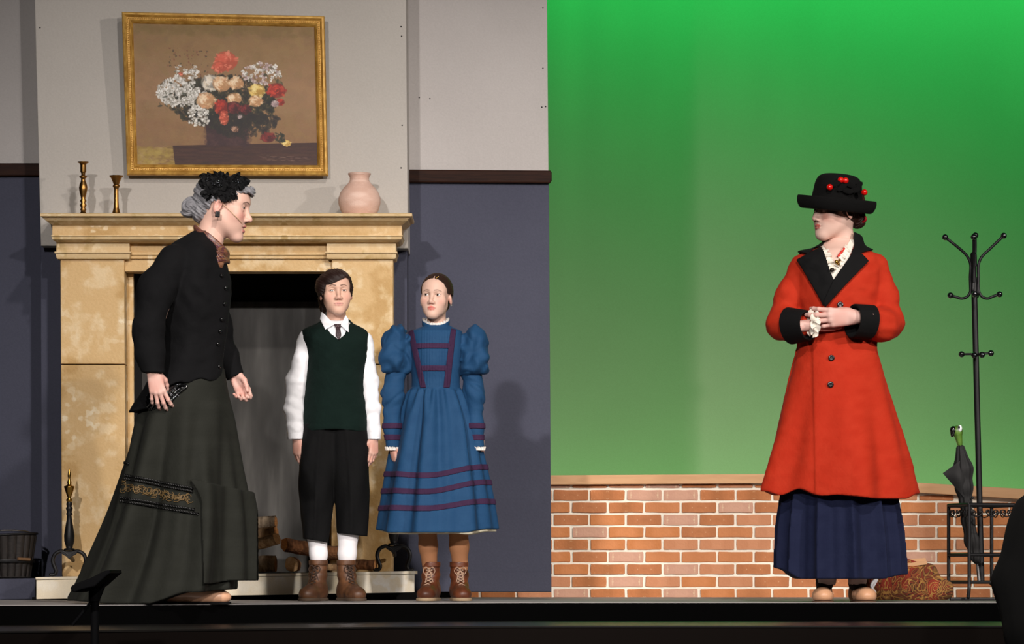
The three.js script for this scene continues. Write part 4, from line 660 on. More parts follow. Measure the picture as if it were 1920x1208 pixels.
  const flap = (x, y, z) => { const ex = P(1519, 0)[0] + (0.95 - y) * 0.0; return z > 0 && y < P(0, 640)[1] ? 0.0045 * sstep(0.004, -0.004, x - ex) : 0; };
  const coatF = (x, y, z) => -smin(-coat0(x, y, z) - flap(x, y, z), y + 0.02 * z - hem(x), 0.008);
  const chestF = U(0.02, coat0, cap(P(1570, 484, -0.03), P(1571, 440, -0.03), 0.046, 0.034)), chestP = PR([[1541, 462], [1556, 496], [1566, 493], [1590, 456], [1600, 436], [1590, 428], [1545, 440]]), cb = boundsOf(chestP, 0.012);
  const chest = nets(cloth(chestF, chestP, 0.006, 0.008, -0.03), [cb[0][0], cb[0][1], -0.1], [cb[1][0], cb[1][1], 0.2], 0.003, { safe: 1.8, margin: 0.012, color: () => skin });
  bodyMesh(t, [bg, hg, lh, rh, chest], head);
  const coat = part('coat', nets(coatF, [-0.36, 0.4, -0.3], [0.34, 1.47, 0.3], 0.005), red);
  const lap = (name, pts, off, th, m, zmin = -0.02, par = t) => { const pp = PR(pts), [lo, hi] = boundsOf(pp, 0.012); return part(name, nets(cloth(coat0, pp, off, th, zmin), [lo[0], lo[1], -0.16], [hi[0], hi[1], 0.24], 0.0026, { safe: 1.8, margin: 0.012 }), m, par); };
  lap('blouse', [[1538, 462], [1545, 500], [1557, 533], [1582, 500], [1606, 445], [1595, 430], [1545, 432]], 0.003, 0.006, white);
  lap('lapel', [[1490.6, 489.5], [1510, 479.4], [1537, 464], [1548, 504.5], [1557, 532], [1549, 560], [1538, 580], [1532, 568]], 0.011, 0.008, blackCloth);
  lap('lapel', [[1606, 446], [1609, 477.8], [1624, 494], [1576, 543], [1541, 582], [1537, 572], [1556, 531], [1588, 486]], 0.014, 0.009, blackCloth);
  const colF = U(0.012, coat0, cap(P(1582, 462, -0.025), P(1583, 436, -0.035), 0.072, 0.056));
  const colPart = (pts, zmin) => { const pp = PR(pts), [lo, hi] = boundsOf(pp, 0.012); part('collar', nets(cloth(colF, pp, 0.012, 0.009, zmin), [lo[0], lo[1], -0.2], [hi[0], hi[1], 0.2], 0.0026, { safe: 1.8, margin: 0.012 }), blackCloth); };
  colPart([[1493, 469.5], [1509, 466], [1538, 445], [1548, 450], [1540, 463], [1526, 466], [1511, 480.5]], -0.12); colPart([[1600, 436], [1612, 440], [1621, 446], [1636, 457], [1636, 470], [1609, 479], [1598, 470]], -0.2);
  // ruffles of the blouse along the open neck and at the cuff
  const ruffle = (pts, w, n, amp, seed) => { const c = new THREE.CatmullRomCurve3(pts.map(V3)), pos = [], idx = [], N = 90, M2 = 6; for (let i = 0; i <= N; i++) { const u = i / N, p = c.getPoint(u), tg = c.getTangent(u), nr = new THREE.Vector3().crossVectors(tg, new THREE.Vector3(0, 0, 1)).normalize(); for (let j = 0; j <= M2; j++) { const v = j / M2 - 0.5, q = Math.sin(u * n * 6.283 + v * 2.2 + seed) * amp * (0.4 + Math.abs(v) * 1.6); pos.push(p.x + nr.x * v * w + tg.x * q * 0.3, p.y + nr.y * v * w, p.z + q + 0.004 * Math.cos(u * n * 3)); } } for (let i = 0; i < N; i++) for (let j = 0; j < M2; j++) { const a = i * (M2 + 1) + j; idx.push(a, a + 1, a + M2 + 2, a, a + M2 + 2, a + M2 + 1); } const g = new THREE.BufferGeometry(); g.setAttribute('position', new THREE.Float32BufferAttribute(pos, 3)); g.setIndex(idx); g.computeVertexNormals(); return metreUV(g); };
  const whiteTwo = phys({ color: 0xe8e0d2, roughness: 0.7, side: THREE.DoubleSide });
  const on = (px, py, d = 0.012) => { const p = P(px, py); return [p[0], p[1], front(coat0, p[0], p[1]) + d]; };
  part('ruffle', ruffle([on(1541, 461), on(1546, 478), on(1551, 496), on(1556, 515)], 0.026, 9, 0.005, 0), whiteTwo);
  part('ruffle', ruffle([P(1602, 438, 0.0), on(1595, 452), on(1586, 468), on(1574, 486), on(1563, 505)], 0.028, 11, 0.005, 1), whiteTwo);
  part('ribbon', tube([on(1565, 488, 0.016), on(1571, 480, 0.017), on(1579, 470, 0.016)], 0.005, 20, 8), std({ color: 0xd23428, roughness: 0.4 }));
  const brooch = part('brooch', join([ball(on(1562, 497, 0.024), 0.008), ball(on(1568, 494, 0.024), 0.006), ball(on(1566, 501, 0.024), 0.006)]), M.brass); part('pendant', ball(on(1554, 512, 0.02), 0.009).scale(1, 1, 1), std({ color: 0x3a3128, metalness: 0.6, roughness: 0.4 }));
  // turned-back cuffs with a lace frill at one wrist
  const cuff = (a, b, r1, r2, rr1) => { const A = V3(a), B = V3(b), d = B.clone().sub(A), L = d.length(), g = new THREE.LatheGeometry([[r1, 0], [r1 + 0.006, 0.002], [r2 + 0.007, L - 0.004], [r2 + 0.002, L], [r2 - 0.004, L - 0.004], [rr1, L * 0.5], [rr1, 0.0]].map((p) => new THREE.Vector2(...p)), 40); g.scale(1, 1, 0.86); g.applyQuaternion(new THREE.Quaternion().setFromUnitVectors(new THREE.Vector3(0, 1, 0), d.normalize())); g.translate(...a); return metreUV(g); };
  part('cuff', cuff(P(1627, 609, 0.135), P(1590, 608, 0.178), 0.064, 0.062, 0.036), blackCloth); part('cuff', cuff(P(1478, 614, 0.085), P(1510, 615, 0.148), 0.072, 0.057, 0.036), blackCloth);
  const frill = []; for (let i = 0; i <= 40; i++) { const a = i / 40 * 6.283, w = P(1518, 612, 0.165); frill.push([w[0] + 0.012 * Math.cos(a * 1) * 0.6 + 0.004 * Math.sin(a * 9), w[1] + 0.04 * Math.sin(a), w[2] + 0.034 * Math.cos(a)]); }
  part('cuff_frill', ruffle(frill, 0.034, 14, 0.007, 0.4), whiteTwo);
  for (const [px, py] of [[1569, 577], [1553, 675.5], [1550.5, 725.5]]) { const b = on(px, py, 0.002), g = new THREE.LatheGeometry([[0, 0.007], [0.006, 0.0065], [0.01, 0.008], [0.0125, 0.005], [0.0125, 0.002], [0.011, 0]].map((p) => new THREE.Vector2(...p)), 24); g.rotateX(Math.PI / 2); g.translate(...b); part('button', g, shiny); }
  // skirt under the coat
  const pleat = (a, y) => { const f = sstep(0.6, 0.25, y) * 0.6 + 0.4, q = Math.sin(a * 11 + 0.8 * Math.sin(a * 3)); return f * (0.017 * (1 - 2 * Math.abs(Math.sin(a * 6.5 + 0.5 * Math.sin(a * 2)))) + 0.004 * Math.sin(a * 23 + 1)); };
  const skirtT = trunk(rows([[860, 1480, 1662, 0, 0.16], [940, 1466, 1678, 0, 0.19], [1010, 1460, 1687, 0, 0.205], [1100, 1457, 1694, 0, 0.215]]), pleat), shem = (x) => { const q = x * s + bx; return P(0, mix(1066, 1086, sstep(1455, 1500, q)) - 8 * sstep(1640, 1695, q))[1]; };
  part('skirt', nets((x, y, z) => -smin(-skirtT(x, y, z), y - shem(x), 0.006), [-0.3, 0.07, -0.27], [0.3, 0.6, 0.27], 0.005, { safe: 1.6 }), navy);
  // shoes
  const tan = phys({ color: 0xd9a47e, roughness: 0.4, clearcoat: 0.2 }), stockM = std({ color: 0x3a2622, roughness: 0.8 });
  for (const [px, d] of [[1545, -1], [1612, 1]]) {
    const a = P(px, 1128); a[1] = 0; const turn = d * 0.14, foot = (x, y, z) => [a[0] + x * Math.cos(turn) + z * Math.sin(turn), y, z * Math.cos(turn) - x * Math.sin(turn)];
    const ff = both(0.006, U(0.02, ell(foot(0, 0.026, 0.1), [0.043, 0.034, 0.062]), ell(foot(0, 0.03, 0.02), [0.036, 0.036, 0.07]), ell(foot(0, 0.035, -0.07), [0.03, 0.045, 0.036])), (x, y, z) => 0.006 - y), top = ell(foot(0, 0.075, 0.0), [0.033, 0.05, 0.07]);
    part('shoe', nets(cut(0.006, ff, top), [a[0] - 0.09, 0, -0.13], [a[0] + 0.09, 0.12, 0.2], 0.003), tan);
    part('stocking', nets(U(0.01, chain([[...P(px + d * -3, 1075, -0.03), 0.042], [...foot(0, 0.075, -0.045), 0.033], [...foot(0, 0.04, 0.03), 0.03]], 0.01)), [a[0] - 0.1, 0.005, -0.15], [a[0] + 0.1, 0.2, 0.12], 0.004), stockM);
    part('sole', nets(both(0.002, U(0.02, ell(foot(0, 0.0, 0.09), [0.045, 0.03, 0.072]), ell(foot(0, 0.0, -0.02), [0.035, 0.03, 0.085])), box([a[0], 0.003, 0], [0.2, 0.003, 0.3], 0.001)), [a[0] - 0.1, -0.002, -0.14], [a[0] + 0.1, 0.01, 0.2], 0.003), std({ color: 0x57412f }));
  }
}
// ================================================================ lace-up boots shared by the two children
function boot(part, a, turn, o) {
  const { h = 0.16, rs = 0.038, len = 0.2, leather, soleM, laceM, lean = 0, wide = 1 } = o, c = Math.cos(turn), n = Math.sin(turn), F = (x, y, z) => [a[0] + x * c + z * n + lean * y, y, a[2] + z * c - x * n], q = len / 0.2;
  const inv = (x, z) => [(x - a[0]) * c - (z - a[2]) * n, (x - a[0]) * n + (z - a[2]) * c];
  const body = U(0.02, ell(F(0, 0.028, 0.105 * q), [0.0385 * wide, 0.034, 0.052 * q], [0, turn, 0]), ell(F(0, 0.036, 0.035 * q), [0.036 * wide, 0.04, 0.075 * q], [0, turn, 0]), ell(F(0, 0.035, -0.025), [0.033, 0.042, 0.036]), cap(F(0, 0.05, 0), F(0, h, -0.006), 0.036, rs), cap(F(0, 0.06, 0.03), F(0, 0.1, 0.012), 0.03, 0.032));
  const leatherF = (x, y, z) => { const d = body(x, y, z), [u, w] = inv(x, z); return Math.max(d - 0.0015 * noise3(x * 45, y * 60, z * 45) - 0.0022 * Math.sin(y * 130) * sstep(0.05, 0.08, y) * sstep(0.14, 0.09, y), 0.012 - y, y - h) + 0.004 * sstep(0.0025, 0, Math.abs(u) - 0.011) * sstep(0.0, 0.02, w) * sstep(0.055, 0.075, y) * 0.4; };
  const lo = [a[0] - 0.11, 0, a[2] - 0.1], hi = [a[0] + 0.11, h + 0.01, a[2] + 0.18];
  const b = part('boot', nets(leatherF, lo, hi, 0.003, { safe: 1.6 }), leather);
  part('sole', nets((x, y, z) => Math.max(body(x, Math.max(y, 0.018), z) - 0.004, y - 0.015, 0.001 - y), lo, [hi[0], 0.025, hi[2]], 0.003), soleM, b);
  part('cuff', nets((x, y, z) => Math.max(Math.abs(body(x, Math.min(y, h - 0.02), z) - 0.0005) - 0.0026, y - h - 0.004, h - 0.018 - y), lo, hi, 0.003), leather, b);
  const skinZ = (u, y) => { let z = 0.16; const p = F(u, y, z), dir = [n, c]; let k = 0; for (; k < 80; k++) { const x = a[0] + u * c + z * n + lean * y, zz = a[2] + z * c - u * n, d = body(x, y, zz); if (d < 0.0005) break; z -= Math.max(d * 0.7, 0.0008); } return F(u, y, z + 0.004); };
  const laces = [], M3 = 6; for (let i = 0; i < M3; i++) { const y0 = mix(0.066, h - 0.018, i / M3), y1 = mix(0.066, h - 0.018, (i + 1) / M3); for (const d of [-1, 1]) laces.push(tube([skinZ(-0.014 * d, y0), skinZ(0, (y0 + y1) / 2), skinZ(0.014 * d, y1)], 0.0019, 8, 5)); }
  for (const d of [-1, 1]) { const k = skinZ(0, h - 0.03); laces.push(tube([k, [k[0] + d * 0.014, k[1] + 0.012, k[2] + 0.01], [k[0] + d * 0.024, k[1] - 0.004, k[2] + 0.008], [k[0] + d * 0.012, k[1] - 0.02, k[2] + 0.007], k], 0.0019, 18, 5), tube([k, [k[0] + d * 0.008, k[1] - 0.02, k[2] + 0.01], [k[0] + d * 0.016, k[1] - 0.05, k[2] + 0.012]], 0.0019, 10, 5)); }
  const l = part('laces', join(laces), laceM, b); l.userData.kind = 'stuff';
  return b;
}
const lace = (pts, w, n, amp, seed) => { const c = new THREE.CatmullRomCurve3(pts.map(V3)), pos = [], idx = [], N = 100, Q = 4; for (let i = 0; i <= N; i++) { const u = i / N, p = c.getPoint(u), tg = c.getTangent(u); for (let j = 0; j <= Q; j++) { const v = j / Q, q = Math.sin(u * n * 6.283 + seed) * amp * (0.3 + v); pos.push(p.x - tg.z * q, p.y + v * w * (1 + 0.2 * Math.sin(u * n * 12.566)), p.z + tg.x * q + q * 0.4); } } for (let i = 0; i < N; i++) for (let j = 0; j < Q; j++) { const a = i * (Q + 1) + j; idx.push(a, a + 1, a + Q + 2, a, a + Q + 2, a + Q + 1); } const g = new THREE.BufferGeometry(); g.setAttribute('position', new THREE.Float32BufferAttribute(pos, 3)); g.setIndex(idx); g.computeVertexNormals(); return metreUV(g); };
const frame = (z0, bx) => { const s = sc(z0), P = (px, py, z = 0) => [(px - bx) / s, EYE + (HORIZON - py) / s, z]; return { s, P, PR: (l) => l.map((q) => P(...q)), rows: (l) => l.map(([py, a, b, zc, rz]) => [P(0, py)[1], P(a, 0)[0], P(b, 0)[0], zc, rz]), Y: (py) => P(0, py)[1], X: (px) => P(px, 0)[0] }; };
const parts = (t) => (name, g, m, par = t, label) => { const o = shadows(new THREE.Mesh(g, m)); o.name = name; par.add(o); if (label) o.userData.label = label; return o; };
const draper = (part, P) => (name, base, pts, off, th, m, o = {}) => { const pp = pts.map((q) => P(...q)), [lo, hi] = boundsOf(pp, 0.012); return part(name, nets(cloth(base, pp, off, th, o.zmin ?? -0.02), [lo[0], lo[1], o.z0 ?? -0.16], [hi[0], hi[1], o.z1 ?? 0.26], o.h ?? 0.0026, { safe: 1.8, margin: 0.012 }), m, o.par); };
const hairMat = (hex, hi, bump = 0.004) => phys({ color: hex, roughness: 0.55, sheen: 0.35, sheenColor: new THREE.Color(hi), bumpMap: strandBump, bumpScale: bump });
const whiteCotton = phys({ color: 0xf3f3f6, roughness: 0.75, bumpMap: grainBump, bumpScale: 0.0008 }), laceWhite = phys({ color: 0xe8e2da, roughness: 0.7, side: THREE.DoubleSide });

// ================================================================ boy
{
  const z0 = -0.4, bx = 628, { s, P, PR, rows, Y, X } = frame(z0, bx);
  const t = thing('person', 'dark-haired boy in a dark green knitted vest, white shirt and black knee shorts', 'person', [W(bx, 0, z0)[0], 0, z0]), part = parts(t), drape = draper(part, P);
  const green = fabric(0x0c1c18, { amp: 4, bump: 0.003, sheen: 0.05, roughness: 1 }), black = fabric(0x070708, { amp: 2, sheen: 0.02 }), skin = [0.70, 0.43, 0.32];
  const ho = { neck: 0.047, lid: 0.0031, jaw: 0.95, smile: 0.0016, nose: 0.97, cheek: 1.05, brow: 0.0075, mouthW: 1.12, lip: 0.8 }, hf = headField(ho), head = { at: P(630.5, 548.5, 0.01), yaw: 0.17, pitch: -0.05, roll: 0.03, scale: 0.81, iris: [0.04, 0.028, 0.02], gaze: [-0.15, -0.05] };
  const hg = xf(nets(hf, [-0.1, -0.21, -0.13], [0.1, 0.13, 0.125], 0.0023, { color: headColor(hf, { skin, lid: 0.0034, lips: [0.7, 0.33, 0.28], blushAt: 0.35, browC: [0.1, 0.055, 0.035], browT: 0.0024, browY: 0.002 }) }), head);
  const rw = P(557, 822, 0.03), lw = P(702, 822, 0.03), hc = { color: skinVar([0.66, 0.39, 0.31]) }, hl = [-0.06, -0.2, -0.05], hh = [0.075, 0.06, 0.11];
  const rh = xf(nets(handField({ curl: [0.3, 0.34, 0.38, 0.44], spread: 0.03 }), hl, hh, 0.003, hc), { at: rw, q: aim([0.12, -1, 0.1], [0.5, 0.1, -0.85]), flip: true, scale: 0.72 });
  const lh = xf(nets(handField({ curl: [0.35, 0.4, 0.45, 0.5], spread: 0.03 }), hl, hh, 0.003, hc), { at: lw, q: aim([-0.04, -1, 0.06], [-0.7, 0.1, -0.7]), scale: 0.7 });
  const bodyF = U(0.03, trunk(rows([[615, 606, 650, 0, 0.045], [640, 582, 675, 0, 0.07], [800, 585, 675, 0, 0.07]])), chain([[...P(580, 640), 0.03], [...P(556, 740), 0.028], [...rw, 0.018]]), chain([[...P(684, 640), 0.03], [...P(697, 740), 0.028], [...lw, 0.018]]),
    chain([[...P(602, 800), 0.06], [...P(594, 960), 0.036], [...P(596, 1040, -0.006), 0.024], [...P(596, 1095), 0.02]]), chain([[...P(655, 800), 0.06], [...P(655, 960), 0.036], [...P(651, 1040, -0.006), 0.024], [...P(650, 1095), 0.02]]));
  bodyMesh(t, [nets(bodyF, [-0.25, 0.04, -0.14], [0.22, 1.15, 0.14], 0.012, { color: () => skin }), hg, rh, lh], head);
  // hair: long side-swept fringe
  const win = poly2([[-0.074, -0.05], [-0.071, -0.005], [-0.052, 0.018], [-0.02, 0.036], [0.012, 0.05], [0.04, 0.066], [0.054, 0.064], [0.066, 0.046], [0.071, 0.02], [0.073, -0.034], [0.1, -0.05], [0.1, -0.16], [-0.062, -0.16], [-0.066, -0.09], [-0.074, -0.065]]);
  const hair0 = U(0.015, ell([-0.002, 0.036, -0.018], [0.088, 0.086, 0.106]), ell([0.0, 0.055, 0.045], [0.07, 0.045, 0.056]), ell([-0.012, -0.03, -0.05], [0.07, 0.07, 0.062]), ell([-0.064, -0.04, -0.055], [0.02, 0.062, 0.03]), ell([-0.062, 0.03, -0.015], [0.042, 0.056, 0.07]), ell([0.073, 0.008, -0.01], [0.0125, 0.038, 0.034]));
  const hairF = (x, y, z) => { const st = 0.0009 * Math.sin((x * 0.75 + y * 1.0) * 420 + 3 * Math.sin(x * 40) + z * 60) + 0.0012 * Math.sin((x * 0.75 + y) * 130 + z * 40); return Math.max(hair0(x, y, z) + st, -Math.max(win(x, y) + st, -0.002 - z + (x < 0 ? -0.0 : 0) + (y < -0.02 ? 0.0 : 0))); };
  part('hair', xf(nets(hairF, [-0.11, -0.13, -0.14], [0.11, 0.14, 0.12], 0.0026, { safe: 1.6, uv: (x, y, z) => [(x * 0.75 + y) * 7 + z, (y * 0.75 - x + z) * 2] }), head), hairMat(0x24120d, 0x5a3020));
  // shirt, vest and tie
  const puck = (x, y, z) => 0.0024 * noise3(x * 20, y * 26, z * 20) + 0.0022 * noise3(x * 44, y * 60, z * 44);
  const slR = chain([[...P(578, 634), 0.04], [...P(556, 715, 0), 0.041], [...P(552, 768, 0.01), 0.04], [...P(555, 806, 0.025), 0.033], [...P(556, 823, 0.03), 0.0305]], 0.02), slL = chain([[...P(683, 640), 0.036], [...P(692, 715, 0), 0.037], [...P(697, 768, 0.01), 0.033], [...P(701, 806, 0.025), 0.026], [...P(702, 823, 0.03), 0.025]], 0.02);
  const sleeve = (f) => (x, y, z) => Math.max(f(x, y, z) + puck(x, y, z) + 0.0018 * Math.sin(y * 120 + x * 60 + 4 * noise3(x * 9, y * 9, 1)) * sstep(Y(735), Y(755), y) * sstep(Y(815), Y(790), y), Y(825) - y);
  part('shirt_sleeve', nets(sleeve(slR), [X(525), Y(832), -0.08], [X(605), Y(605), 0.09], 0.004), whiteCotton); part('shirt_sleeve', nets(sleeve(slL), [X(660), Y(832), -0.08], [X(722), Y(605), 0.09], 0.004), whiteCotton);
  for (const [c, r] of [[P(555.5, 818, 0.028), 0.033], [P(701.5, 818, 0.028), 0.028]]) part('shirt_cuff', turned([[r - 0.003, -0.014], [r, -0.014], [r + 0.001, 0.012], [r - 0.002, 0.014]], c, 32), whiteCotton);
  const vest0 = trunk(rows([[598, 606, 654, -0.02, 0.045], [606, 594, 662, -0.012, 0.056], [613, 578, 676, -0.004, 0.07], [621, 566, 688, 0, 0.082], [634, 564, 694, 0.002, 0.09], [652, 572, 693, 0.004, 0.095], [672, 576, 691, 0.004, 0.1], [700, 575, 686, 0.003, 0.1], [735, 572, 684, 0.002, 0.098], [765, 569, 690, 0.004, 0.1], [795, 566, 693, 0.004, 0.104], [812, 567, 692, 0.004, 0.1]]), (a, y) => 0.003 * Math.sin(a * 5 + y * 14) * sstep(0.95, 0.7, y));
  const vN = poly2(PR([[604, 590], [610, 612], [622, 628], [637, 640], [648, 630], [657, 606], [656, 590]])), vestF = (x, y, z) => Math.max(vest0(x, y, z) + 0.0012 * noise3(x * 60, y * 60, z * 60) - 0.003 * sstep(Y(795), Y(803), y), Y(807) + 0.006 * Math.cos(x * 18) - 0.006 - y, z > 0.0 ? -vN(x, y) : -1);
  part('vest', nets(vestF, [X(552), Y(815), -0.13], [X(706), Y(592), 0.13], 0.004), green);
  part('shirt', nets((x, y, z) => vest0(x, y, z) + 0.007, [X(560), Y(660), -0.12], [X(700), Y(592), 0.12], 0.0045), whiteCotton);
  const colF = U(0.012, vest0, cap(P(630, 612, -0.02), P(631, 585, -0.02), 0.07, 0.058));
  drape('shirt_collar', colF, [[603, 585], [600, 599], [612, 621], [629, 611], [622, 604], [613, 594]], 0.007, 0.007, whiteCotton, { zmin: -0.05 });
  drape('shirt_collar', colF, [[649, 592], [654, 599], [656, 627], [638, 611], [643, 605]], 0.007, 0.007, whiteCotton, { zmin: -0.05 });
  const tieM = std({ map: dataTex(128, (u, v) => { const c = Math.hypot((u * 16) % 1 - 0.5, (v * 16) % 1 - 0.5) < 0.16; return c ? [150, 130, 128] : [44, 22, 30]; }, 9), roughness: 0.6 });
  drape('tie', U(0.01, vest0, sph(P(635, 613, 0.05), 0.018)), [[627, 610], [641, 610], [640, 619], [642, 632], [638, 641], [632, 633], [632, 619]], 0.004, 0.008, tieM);
  // shorts, socks and boots
  const pl = (a, y) => 0.003 * Math.sin(a * 4 + y * 20) + 0.004 * Math.exp(-(((a - 1.57) / 0.12) ** 2));
  const legL = trunk(rows([[796, 568, 646, 0, 0.09], [850, 560, 640, 0, 0.095], [900, 560, 631, 0, 0.085], [950, 564, 624, 0, 0.075], [1030, 568, 615, 0, 0.062]]), pl, 2.3), legR = trunk(rows([[796, 610, 692, 0, 0.09], [850, 618, 693, 0, 0.095], [900, 625, 692, 0, 0.085], [950, 630, 691, 0, 0.075], [1030, 632, 689, 0, 0.064]]), pl, 2.3);
  part('shorts', nets((x, y, z) => { const a = Math.max(legL(x, y, z), Y(1014) + (X(592) - x) * 0.16 - y), b = Math.max(legR(x, y, z), Y(1003) - (X(660) - x) * -0.1 - y); return smin(a, b, 0.012) + 0.0016 * noise3(x * 30, y * 20, z * 30); }, [X(550), Y(1030), -0.12], [X(702), Y(792), 0.12], 0.004), black);
  const sock = std({ color: 0xf3f0f2, roughness: 0.9, bumpMap: grainBump, bumpScale: 0.001 });
  part('sock', nets(chain([[...P(594, 1000, -0.005), 0.045], [...P(597, 1040, -0.006), 0.034], [...P(597, 1062, -0.01), 0.029]], 0.02), [X(568), Y(1075), -0.07], [X(626), Y(985), 0.07], 0.004), sock); part('sock', nets(chain([[...P(653, 990, -0.005), 0.048], [...P(651, 1040, -0.006), 0.035], [...P(650, 1062, -0.01), 0.029]], 0.02), [X(620), Y(1075), -0.07], [X(684), Y(978), 0.07], 0.004), sock);
  const leather = phys({ map: dataTex(256, (u, v) => lerpC([112, 74, 46], [74, 46, 28], clamp(0.5 + 1.1 * fbm(u, v, 6, 3, 5), 0, 1)), 6), roughness: 0.5 }), soleM = std({ color: 0x4a3a2c, roughness: 0.8 }), laceM = std({ color: 0x3a281d, roughness: 0.8 });
  boot(part, [X(596), 0, 0], -0.32, { h: 0.165, rs: 0.0365, leather, soleM, laceM, lean: 0.0 }); boot(part, [X(650), 0, 0], 0.42, { h: 0.165, rs: 0.037, leather, soleM, laceM, lean: 0.0 });
}
// ================================================================ girl
{
  const z0 = -0.42, bx = 822, { s, P, PR, rows, Y, X } = frame(z0, bx);
  const t = thing('person', 'girl in a blue dress with puffed sleeves and purple braid bands, beside the fireplace', 'person', [W(bx, 0, z0)[0], 0, z0]), part = parts(t), drape = draper(part, P);
  const blue = fabric(0x1e456a, { amp: 6, rep: 3, sheen: 0.15, roughness: 0.75 }), braid = fabric(0x3b2440, { amp: 8, bump: 0.002, sheen: 0.1 }), skin = [0.70, 0.46, 0.36];
  const ho = { neck: 0.046, lid: 0.0052, jaw: 0.9, nose: 0.98, mouthW: 0.95 }, hf = headField(ho), head = { at: P(817.5, 556.5, 0.0), yaw: -0.22, pitch: -0.06, roll: -0.035, scale: 0.8, iris: [0.045, 0.028, 0.02], gaze: [-0.25, 0.1] };
  const hg = xf(nets(hf, [-0.1, -0.21, -0.13], [0.1, 0.13, 0.125], 0.0023, { color: headColor(hf, { skin, lid: 0.0052, lips: [0.72, 0.2, 0.16], blushAt: 0.4, browC: [0.09, 0.05, 0.03], browT: 0.0016, browTilt: -0.0015 }) }), head);
  const rw = P(735, 838, 0.03), lw = P(902, 838, 0.0), hc = { color: skinVar([0.66, 0.39, 0.31]) }, hl = [-0.06, -0.2, -0.05], hh = [0.075, 0.06, 0.11];
  const rh = xf(nets(handField({ curl: [0.55, 0.6, 0.65, 0.7], spread: 0.02 }), hl, hh, 0.003, hc), { at: rw, q: aim([0.25, -1, 0.1], [0.8, 0.2, -0.5]), flip: true, scale: 0.62 });
  const lh = xf(nets(handField({ curl: [0.7, 0.75, 0.8, 0.8], spread: 0.02 }), hl, hh, 0.003, hc), { at: lw, q: aim([0.05, -1, 0.0], [-0.8, 0.1, -0.5]), scale: 0.58 });
  const bodyF = U(0.03, trunk(rows([[622, 795, 842, 0, 0.045], [640, 780, 855, 0, 0.065], [800, 785, 850, 0, 0.07]])), chain([[...P(774, 640), 0.02], [...P(741, 740), 0.018], [...rw, 0.018]]), chain([[...P(862, 640), 0.02], [...P(888, 740), 0.018], [...lw, 0.018]]),
    chain([[...P(803, 800), 0.055], [...P(802, 960), 0.036], [...P(806, 1095), 0.024]]), chain([[...P(846, 800), 0.055], [...P(860, 960), 0.036], [...P(862, 1095), 0.024]]));
  bodyMesh(t, [nets(bodyF, [-0.25, 0.04, -0.14], [0.22, 1.15, 0.14], 0.012, { color: () => skin }), hg, rh, lh], head);
  const win = poly2([[-0.1, -0.16], [-0.1, 0.0], [-0.073, 0.005], [-0.07, 0.035], [-0.056, 0.06], [-0.03, 0.076], [-0.004, 0.082], [0.026, 0.077], [0.052, 0.06], [0.066, 0.034], [0.069, 0.008], [0.064, -0.02], [0.07, -0.035], [0.1, -0.05], [0.1, -0.16]]);
  const hair0 = U(0.012, ell([0.001, 0.03, -0.016], [0.083, 0.0945, 0.103]), ell([0, 0.046, 0.034], [0.063, 0.049, 0.054]), ell([0, -0.03, -0.075], [0.055, 0.05, 0.045])), part0 = (x, z) => 0.004 * sstep(0.003, 0, Math.abs(x - 0.002)) * sstep(-0.02, 0.03, z);
  part('hair', xf(nets((x, y, z) => { const st = 0.0006 * Math.sin(Math.atan2(y - 0.02, x) * 60 + z * 130); return Math.max(hair0(x, y, z) + st + part0(x, z), -Math.max(win(x, y) + st, -0.0 - z - (Math.abs(x) > 0.06 ? 0.028 : 0)), Math.abs(x) > 0.066 && y < 0.012 && z > -0.03 ? 0.01 : -1); }, [-0.1, -0.1, -0.14], [0.1, 0.14, 0.12], 0.0026, { safe: 1.6, uv: (x, y, z) => [Math.atan2(y - 0.02, x) * 0.6, z * 2] }), head), hairMat(0x2c1a12, 0x5a3a26));
  part('hair_grip', rod(P(818, 525, 0.072), P(823, 521, 0.07), 0.0013, 6), M.brass);
  for (const [px, py, z] of [[789.5, 571, -0.004], [846, 572.5, -0.006]]) part('earring', ball(P(px, py, z), 0.004, 10, 8), phys({ color: 0xd8d2c8, roughness: 0.1, metalness: 0.6 }));
  // bodice, skirt, sleeves
  const tuck = (a, y, x) => { const mid = Math.abs(x - X(815)) < 0.06 && y > Y(726); return (mid ? 0.0012 * Math.sin(x * 560) : 0) + 0.002 * Math.sin(a * 4); };
  const bodice0 = trunk(rows([[610, 797, 842, -0.012, 0.05], [616, 782, 853, -0.006, 0.06], [622, 770, 866, 0, 0.072], [640, 767, 867, 0.002, 0.085], [680, 769, 865, 0.004, 0.094], [715, 772, 862, 0.002, 0.086], [735, 770, 864, 0, 0.086]]), tuck);
  const gather = (a, y) => { const f = sstep(Y(728), Y(800), y), g = sstep(Y(728), Y(735), y); return g * (0.006 * Math.sin(a * 17 + 2 * Math.sin(a * 3 + 1)) * (1 - f * 0.55) + f * (0.013 * Math.sin(a * 8 + 0.7 * Math.sin(a * 2 + 2) + y) + 0.006 * Math.sin(a * 13 + 1.2 + y * 3))); };
  const skirt0 = trunk(rows([[724, 773, 861, 0, 0.082], [732, 768, 866, 0, 0.09], [750, 760, 874, 0, 0.105], [800, 748, 889, 0, 0.135], [860, 735, 902, 0, 0.165], [930, 722, 917, 0, 0.195], [1010, 708, 930, 0, 0.22]]), gather), hemY = (x) => Y(1000) + 0.016 * sstep(X(870), X(915), x) - 0.0 + 0.012 * sstep(X(735), X(712), x);
  part('bodice', nets(bodice0, [X(758), Y(738), -0.12], [X(876), Y(606), 0.12], 0.0036, { safe: 1.5 }), blue);
